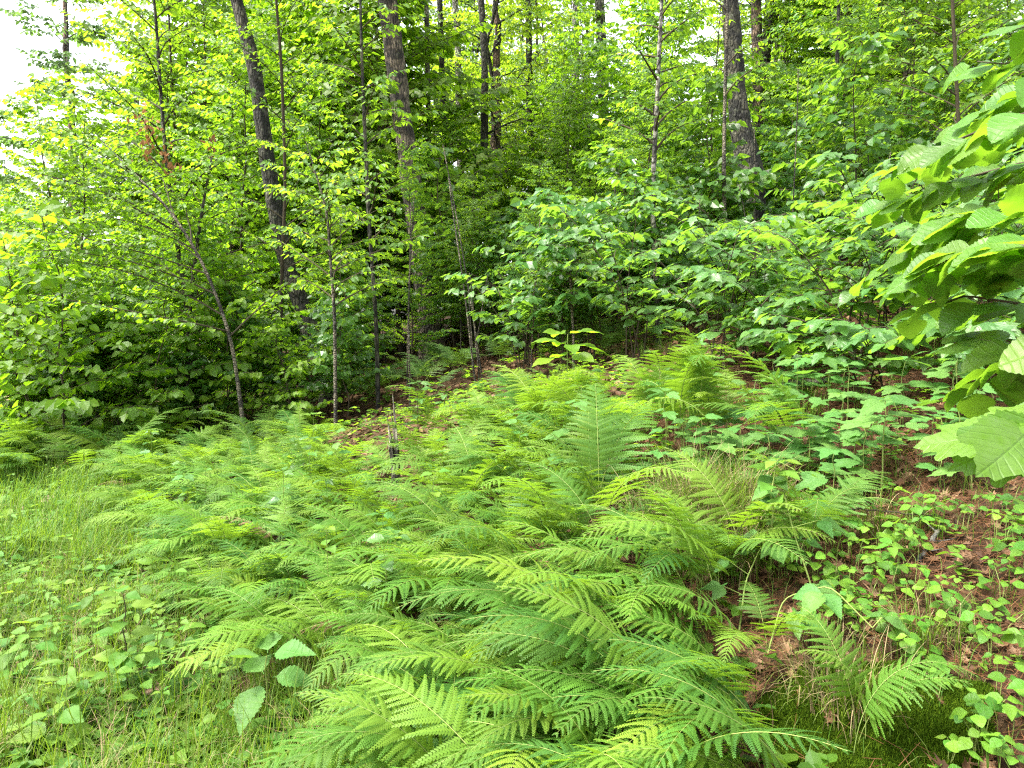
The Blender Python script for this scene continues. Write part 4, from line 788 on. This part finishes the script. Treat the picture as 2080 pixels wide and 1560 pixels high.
for (x, y) in pts:
    near = y < 4
    fx = (x - xl(y)) / (xr(y) - xl(y)); row = 0 if y < 1.9 else 1 if y < 2.8 else 2 if y < 4 else 3 if y < 5.5 else 4
    rown = ['front fringe', 'lower slope', 'middle', 'upper part', 'far end'][row]; coln = 'beside the grass verge' if fx < .22 else 'just inside the verge side' if fx < .42 else 'in its thick centre' if fx < .62 else 'just inside the litter side' if fx < .82 else 'bordering the brown litter'
    fern(x, y, int(rng.integers(6, 10)), rng.uniform(.68, 1.15) * (.9 if near else .95), rng, 'lacy light-green fern at the %s of the bank, %s' % (rown, coln), 'ferns at the %s of the bank %s' % (rown, coln), meshes=fronds, pref=R(195) if fx > .55 and y < 2.7 else R(212), spread=.45 if fx > .55 and y < 2.7 else 1.25)
for (px, py, n, s, lb, u) in [(1390, 930, 6, 1.3, 'tall pale fern standing upright before the shrub thicket', .8), (1330, 900, 5, 1.1, 'upright fern just beside the tall pale one', .6), (1450, 920, 5, 1.0, 'fern at the foot of the thicket nearest the litter', .5),
        (1620, 930, 6, 1.1, 'arching fern under the thicket on the litter slope', .1), (1640, 1150, 6, .8, 'bright fern alone above the bramble, fronds fanned upward', .4), (1225, 1060, 7, 1.25, 'fern with fronds raised above the middle of the bank', .4),
        (1480, 1170, 6, .85, 'fern drooping over the brown litter by the sedge', 0), (1440, 1240, 6, .85, 'wide arching fern at the edge of the bank over bare litter', 0), (1745, 1545, 4, .55, 'small fern sprout on the moss bank', .5),
        (1200, 960, 7, 1.3, 'fern below the yellow-green sprout', .3), (1100, 900, 7, 1.2, 'fern on the shaded slope behind the bank', .3), (1000, 930, 6, 1.1, 'fern uphill of the broken stump', .2), (880, 900, 6, 1.1, 'fern among the small seedlings on the slope', .2),
        (1540, 1330, 4, .7, 'yellow-green fern bending over the moss', .1), (330, 930, 8, 1.4, 'pale bluish fern at the outer corner of the bank', .3)]:
    p = G(px, py); fern(p[0], p[1], n, s, rng, lb, upr=u, spread=1.6)
for _ in range(30):
    y = rng.uniform(7.5, 13.5); x = rng.uniform(-.42, .22) * y
    fern(x, y, 4, rng.uniform(1.0, 1.35), rng, 'dark shaded fern ' + where(x, y), 'dark ferns ' + where(x, y), meshes=fronds_d, spread=3)
for _ in range(24):
    y = rng.uniform(7.6, 10.0); x = rng.uniform(-.74, -.50) * y
    fern(x, y, 5, rng.uniform(1.2, 1.6), rng, 'fern by the far end of the grass verge', 'ferns at the far end of the verge', meshes=fronds, spread=2)

# ------------------------------------------------------------------ broken stump, sticks, logs
rg = np.random.default_rng(5); p = G(806, 1010); o = thing('broken_stump', 'pale splintered stump of a snapped sapling among the ferns', 'stump', p)
mb = MB()
for q in range(7):
    a = q * .9; h = [.74, .62, .55, .44, .58, .40, .3][q]; c = np.array([math.cos(a), math.sin(a), 0]) * .018
    tube(mb, np.array([c * 1.1 + [0, 0, -.05], c + [-.01, 0, h * .5], c * .9 + [-.035 - .01 * (q % 3), 0, h]]), [.016, .013, .002], 5, .6, q)
link('splinter', mb.mesh('splinter', M['deadwood']), o)
def stick(name, label, a, b, r, mat='bark3', cat='stick', seed=1):
    a = np.array(a); b = np.array(b); n = 14; t = np.linspace(0, 1, n)[:, None]; rg = np.random.default_rng(seed); P = a + (b - a) * t + rg.normal(0, np.linalg.norm(b - a) * .008, (n, 3)); 
    o = thing(name, label, cat, P[0]); mb = MB(); tube(mb, P - P[0], np.linspace(r, r * .6, n), 9, 1, seed, cap=True); link('wood', mb.mesh('wood', M[mat], True), o)
    for q in range(3): mb = MB(); tube(mb, branch_pts(rg, P[4 + 3 * q] - P[0], rg.uniform(0, 6), .10, 20, 30, 4), np.linspace(r * .4, .001, 4), 4); link('twig', mb.mesh('twig', M[mat]), o)
g = G(1862, 1155); g2 = G(1915, 1095); stick('fallen_stick', 'grey fallen stick lying in the litter behind the round leaves', g + [0, 0, .01], g2 + [0, 0, .05], .010, 'bark3', seed=3)
g = G(1700, 1095); g2 = G(1900, 1080); stick('arching_twig', 'thin dark bare twig arching over the litter', g + [0, 0, .12], g2 + [0, 0, .06], .004, 'stemb', seed=4)
for q, (a, b) in enumerate([((700, 775), (800, 765)), ((560, 800), (640, 790)), ((1590, 800), (1680, 790)), ((1020, 655), (1110, 640))]):
    g = G(*a); g2 = G(*b); stick('fallen_log', ['thin log lying on the litter behind the saplings', 'short log lying by the foot of the leaning tree', 'fallen branch on the litter under the thicket', 'fallen branch high on the shaded slope'][q], g + [0, 0, .05], g2 + [0, 0, .06], .035, 'bark1', 'log', 10 + q)

# ------------------------------------------------------------------ litter, needles, grass, moss: uncountable stuff
def scatter_xy(n, f, seed, box):
    rg = np.random.default_rng(seed); out = []; tot = 0
    while tot < n:
        x = rg.uniform(box[0], box[1], n); y = box[2] + (box[3] - box[2]) * rg.random(n) ** box[4]; k = rg.random(n) < f(x, y); out.append(np.stack([x[k], y[k]], 1)); tot += k.sum()
    return np.concatenate(out)[:n]
inview = lambda x, y: (np.abs(x) < .80 * y + .4)
rg = np.random.default_rng(8)
def oakleaf(): return T_lobed([(0, .72, .45), (40, .5, .3), (-40, .5, .3), (85, .40, .35), (-85, .40, .35), (140, .38, .4), (-140, .38, .4)], depth=.22, teeth=.0, n=18, droop=-.25, fold=.45, wd=.42)
def litter(name, n, f, seed, box, smin, smax, label, tmpl, mat='litter', zoff=.012):
    q = scatter_xy(n, f, seed, box); r = np.random.default_rng(seed + 1); N = nz(NRM(q[:, 0], q[:, 1]) + r.normal(0, .35, (n, 3))); D = r.normal(0, 1, (n, 3)); D = nz(D - N * (D * N).sum(1, keepdims=True))
    P = np.stack([q[:, 0], q[:, 1], H(q[:, 0], q[:, 1]) + r.uniform(.002, .03, n) + zoff * 0], 1); mb = MB(); merge_leaves(mb, tmpl, P, D, N, r.uniform(smin, smax, n), r.random(n)); return link(name, mb.mesh(name, M[mat]), kind='stuff', label=label)
lf = lambda x, y: inview(x, y) * np.where(inm(x, y), .06, 1) * np.where(x > -.35 * y, 1.0, .12)
litter('leaf_litter', 11000, lambda x, y: lf(x, y) * (y < 7), 1, (-4, 6, .8, 7, 1.3), .035, .075, 'brown oak leaf litter over the slope', oakleaf())
litter('leaf_litter', 16000, lambda x, y: lf(x, y) * (y > 6), 2, (-14, 18, 6, 22, 1.2), .06, .11, 'brown leaf litter under the trees', T_far(.35, .2, -.15))
q = scatter_xy(42000, lambda x, y: inview(x, y) * np.where(inm(x, y), .12, 1) * np.where(x > .25 + .12 * y, 1, .12), 3, (-1, 5, .8, 6.5, 1.3)); n = len(q)
a = rg.uniform(0, 6.28, n); d = np.stack([np.cos(a), np.sin(a), rg.normal(0, .2, n)], 1) * rg.uniform(.04, .09, (n, 1)); P = np.stack([q[:, 0], q[:, 1], H(q[:, 0], q[:, 1]) + rg.uniform(.004, .035, n)], 1)
d[:, 2] += (H(P[:, 0] + d[:, 0], P[:, 1] + d[:, 1]) - H(P[:, 0], P[:, 1]))
mb = MB(); prisms(mb, P, P + d, .0009, .0006); mb.r[-1] = np.repeat(rg.random(n), 6); link('pine_needles', mb.mesh('pine_needles', M['needle']), kind='stuff', label='reddish fallen pine needles on the slope')

def blades(mb, P, az, L, lean, wd, rnd, seg=4, curl=1.0):
    n = len(P); t = np.linspace(0, 1, seg + 1)[None, :]; ln = lean[:, None] * (.35 * t + .65 * t ** 2) * curl; dirx = np.stack([np.cos(az), np.sin(az), 0 * az], 1); sx = np.stack([-np.sin(az), np.cos(az), 0 * az], 1)
    e = np.pi / 2 - ln; stp = L[:, None] / seg; cx = np.cumsum(np.cos(e) * stp, 1) - (np.cos(e) * stp)[:, :1]; cz = np.cumsum(np.sin(e) * stp, 1) - (np.sin(e) * stp)[:, :1]
    C = P[:, None] + dirx[:, None] * cx[..., None]; C[..., 2] += cz; W = (wd[:, None] * (1 - t ** 1.6) + .0002)[..., None] * sx[:, None]
    V = np.stack([C - W, C + W], 2).reshape(n, -1, 3); b = (np.arange(n) * (seg + 1) * 2)[:, None, None]; i = np.arange(seg)[:, None] * 2; F = np.concatenate([i, i + 1, i + 3, i + 2], 1)[None] + b
    mb.add(V.reshape(-1, 3), F.reshape(-1, 4), np.repeat(rnd, (seg + 1) * 2))
def grass(name, n, f, seed, box, L0, L1, wd, label, mat='grass', per=9, pref=None, lean=(.3, 2.2), seg=4, spread=.02):
    q = scatter_xy(n // per, f, seed, box); r = np.random.default_rng(seed); q = np.repeat(q, per, 0) + r.normal(0, spread, (len(q) * per, 2)); m = len(q); P = np.stack([q[:, 0], q[:, 1], H(q[:, 0], q[:, 1]) - .01], 1)
    az = r.uniform(0, 6.28, m) if pref is None else pref + r.normal(0, .8, m); mb = MB(); blades(mb, P, az, r.uniform(L0, L1, m), r.uniform(*lean, m), wd * r.uniform(.6, 1.2, m), (np.repeat(r.random(n // per), per) * .35 + r.random(m) * .8) % 1, seg)
    return link(name, mb.mesh(name, M[mat]), kind='stuff', label=label)
gv = lambda x, y: inview(x, y) * (x < xl(y) + .12) * (.12 + .88 * (np.sin(x * 3.1 + y * 1.9) * np.sin(x * 2.3 - y * 3.7) > -.25))
grass('grass', 22000, lambda x, y: gv(x, y), 11, (-4.5, .3, .9, 5, 1.2), (.06), .27, .0028, 'bright grass of the open verge')
grass('grass', 30000, lambda x, y: gv(x, y) * (x > -.95 * y), 12, (-10, -1.5, 4.5, 13, 1.2), .12, .38, .004, 'grass further along the verge')
grass('dry_grass', 5000, lambda x, y: gv(x, y), 13, (-4.5, .3, .9, 5, 1.2), .10, .30, .0014, 'dry straw in the verge grass', mat='straw', lean=(.8, 2.2))
c1 = G(1450, 1085)
for (px, py, rr_, n, L) in [(1400, 1090, .22, 1500, .42), (1500, 1075, .18, 1100, .38), (1470, 1160, .15, 700, .3), (1700, 1440, .12, 300, .22), (1870, 1330, .10, 200, .2), (960, 960, .3, 1500, .3), (1780, 1080, .2, 300, .2), (1500, 1020, .2, 600, .3)]:
    c = G(px, py); big = rr_ >= .15 and n > 600
    qx = rg.normal(0, rr_ * .55, (n, 2)) + c[:2]; P = np.stack([qx[:, 0], qx[:, 1], H(qx[:, 0], qx[:, 1]) - .01], 1); mb = MB(); az = np.arctan2(qx[:, 1] - c[1] - .02, qx[:, 0] - c[0]) + rg.normal(0, .7, n); az = np.where(rg.random(n) < .5, R(215) + rg.normal(0, .6, n), az)
    dry = rg.random(n) < .4
    for k, mt in ((~dry, 'grass'), (dry, 'straw')):
        mbk = MB(); m = k.sum(); blades(mbk, P[k], az[k], rg.uniform(.5, 1.1, m) * L, rg.uniform(.5, 2.4, m), .0016 * rg.uniform(.6, 1.2, m), rg.random(m), 6)
        link('sedge', mbk.mesh('sedge', M[mt]), kind='stuff', label='fine arching sedge in a mossy tuft' if mt == 'grass' else 'dry bleached blades under the sedge')
grass('grass', 9000, lambda x, y: inview(x, y) * (x > .4) * (np.sin(x * 2.3 + 1) * np.sin(y * 1.9 + x) > .25), 14, (-1, 12, 3.5, 15, 1.2), .08, .26, .0022, 'thin woodland grass in the shade', per=14)
grass('grass', 2400, lambda x, y: inview(x, y) * (x > .55) * (y < 3.6), 15, (.3, 3, .8, 3.6, 1), .05, .16, .0014, 'sparse fine grass on the litter', per=5)
grass('grass', 2600, lambda x, y: gv(x, y), 18, (-4.5, .3, .9, 5, 1.2), .25, .45, .0022, 'taller loose grass stalks in the verge', per=4, lean=(.2, 1.3), seg=6)
grass('grass', 3500, lambda x, y: gv(x, y), 19, (-4.5, .3, .9, 5, 1.2), .12, .24, .0055, 'broad-bladed grass clumps in the verge', per=7, lean=(.6, 1.8), seg=5)
# ground cover of small leaves
def cover(name, n, f, seed, box, s0, s1, label, mat='weed', h=(.02, .12), tm=T_far(.36)):
    q = scatter_xy(n // 4, f, seed, box); r = np.random.default_rng(seed); k = len(q); q = np.repeat(q, 4, 0); m = len(q); a = np.tile(np.arange(4) * 1.57, k) + np.repeat(r.uniform(0, 6.28, k), 4) + r.normal(0, .3, m); hh = np.repeat(r.uniform(*h, k), 4) + r.normal(0, .008, m)
    D = nz(np.stack([np.cos(a), np.sin(a), r.normal(.05, .25, m)], 1)); P = np.stack([q[:, 0], q[:, 1], H(q[:, 0], q[:, 1]) + hh], 1); N = nz(np.array([0, 0, 1.0]) + r.normal(0, .2, (m, 3))); mb = MB(); merge_leaves(mb, tm, P, D, N, np.repeat(r.uniform(s0, s1, k), 4) * r.uniform(.8, 1.2, m), np.repeat(r.random(k), 4)); return link(name, mb.mesh(name, M[mat]), kind='stuff', label=label)
cover('ground_cover', 15000, lambda x, y: inview(x, y) * (x < xl(y) + .3) * (.15 + .85 * (np.sin(x * 5.1 + y) * np.sin(y * 4.3 - x * 2) > -.1)), 21, (-5, .5, .9, 6, 1.2), .02, .075, 'small broad weeds mixed in the verge')
cover('ground_cover', 9000, lambda x, y: inview(x, y) * (x < xl(y) + .5), 22, (-10, 0, 5, 14, 1), .05, .10, 'leafy growth along the fern and verge edge')
cover('ground_cover', 7000, lambda x, y: inview(x, y) * (x > -.5 * y) * (np.sin(x * 1.7) * np.sin(y * 1.3 + x) > -.1), 23, (-6, 16, 6.5, 20, 1.2), .05, .10, 'seedlings covering the shaded slope', mat='beech', h=(.04, .25))
cover('ground_cover', 2200, lambda x, y: inview(x, y) * (x > .8) * (np.sin(x * 4.1) * np.sin(y * 3.3 + x) > -.2), 24, (.5, 6, 2.2, 6.5, 1), .025, .05, 'small seedlings on the litter slope', mat='herb')
cover('ground_cover', 7000, lambda x, y: (x > xl(y)) & (x < xr(y) + .1), 25, (-5, 1.2, .9, 8.5, 1.2), .03, .07, 'low leaves beneath the ferns', mat='beech', h=(.02, .15))
# moss bank by the hog-peanut
gx, gy = np.meshgrid(np.linspace(.5, 1.4, 91), np.linspace(1.45, 2.2, 76)); dm = 1 + .25 * np.sin(gx * 19) * np.sin(gy * 23) - (((gx - .95) / .30) ** 2 + ((gy - 1.84) / .25) ** 2)
mz = np.clip(dm * 2, 0, 1) ** .5 * .022 - .012 + .010 * vn2(gx * .7, gy * 16 + 9, 17, 4) * (dm > 0); mg = H(gx, gy) + mz
i = np.arange(75)[:, None] * 91; j = np.arange(90)[None]; F = np.stack([i + j, i + j + 1, i + 92 + j, i + 91 + j], -1).reshape(-1, 4); F = F[(dm.ravel()[F] > 0).any(1)]
mb = MB().add(np.stack([gx, gy, mg], -1), F); k = np.flatnonzero(dm.ravel() > .02); k = rg.choice(k, 60000); P = np.stack([gx.ravel()[k], gy.ravel()[k], mg.ravel()[k]], 1) + rg.uniform(-.006, .006, (60000, 3)) * [1, 1, .3]; n = len(P)
blades(mb, P, rg.uniform(0, 6.28, n), rg.uniform(.006, .016, n), rg.uniform(.1, 1.3, n), .0012 * np.ones(n), rg.random(n), 2)
link('moss', mb.mesh('moss', M['moss']), kind='stuff', label='dark green moss cushion on the near bank')
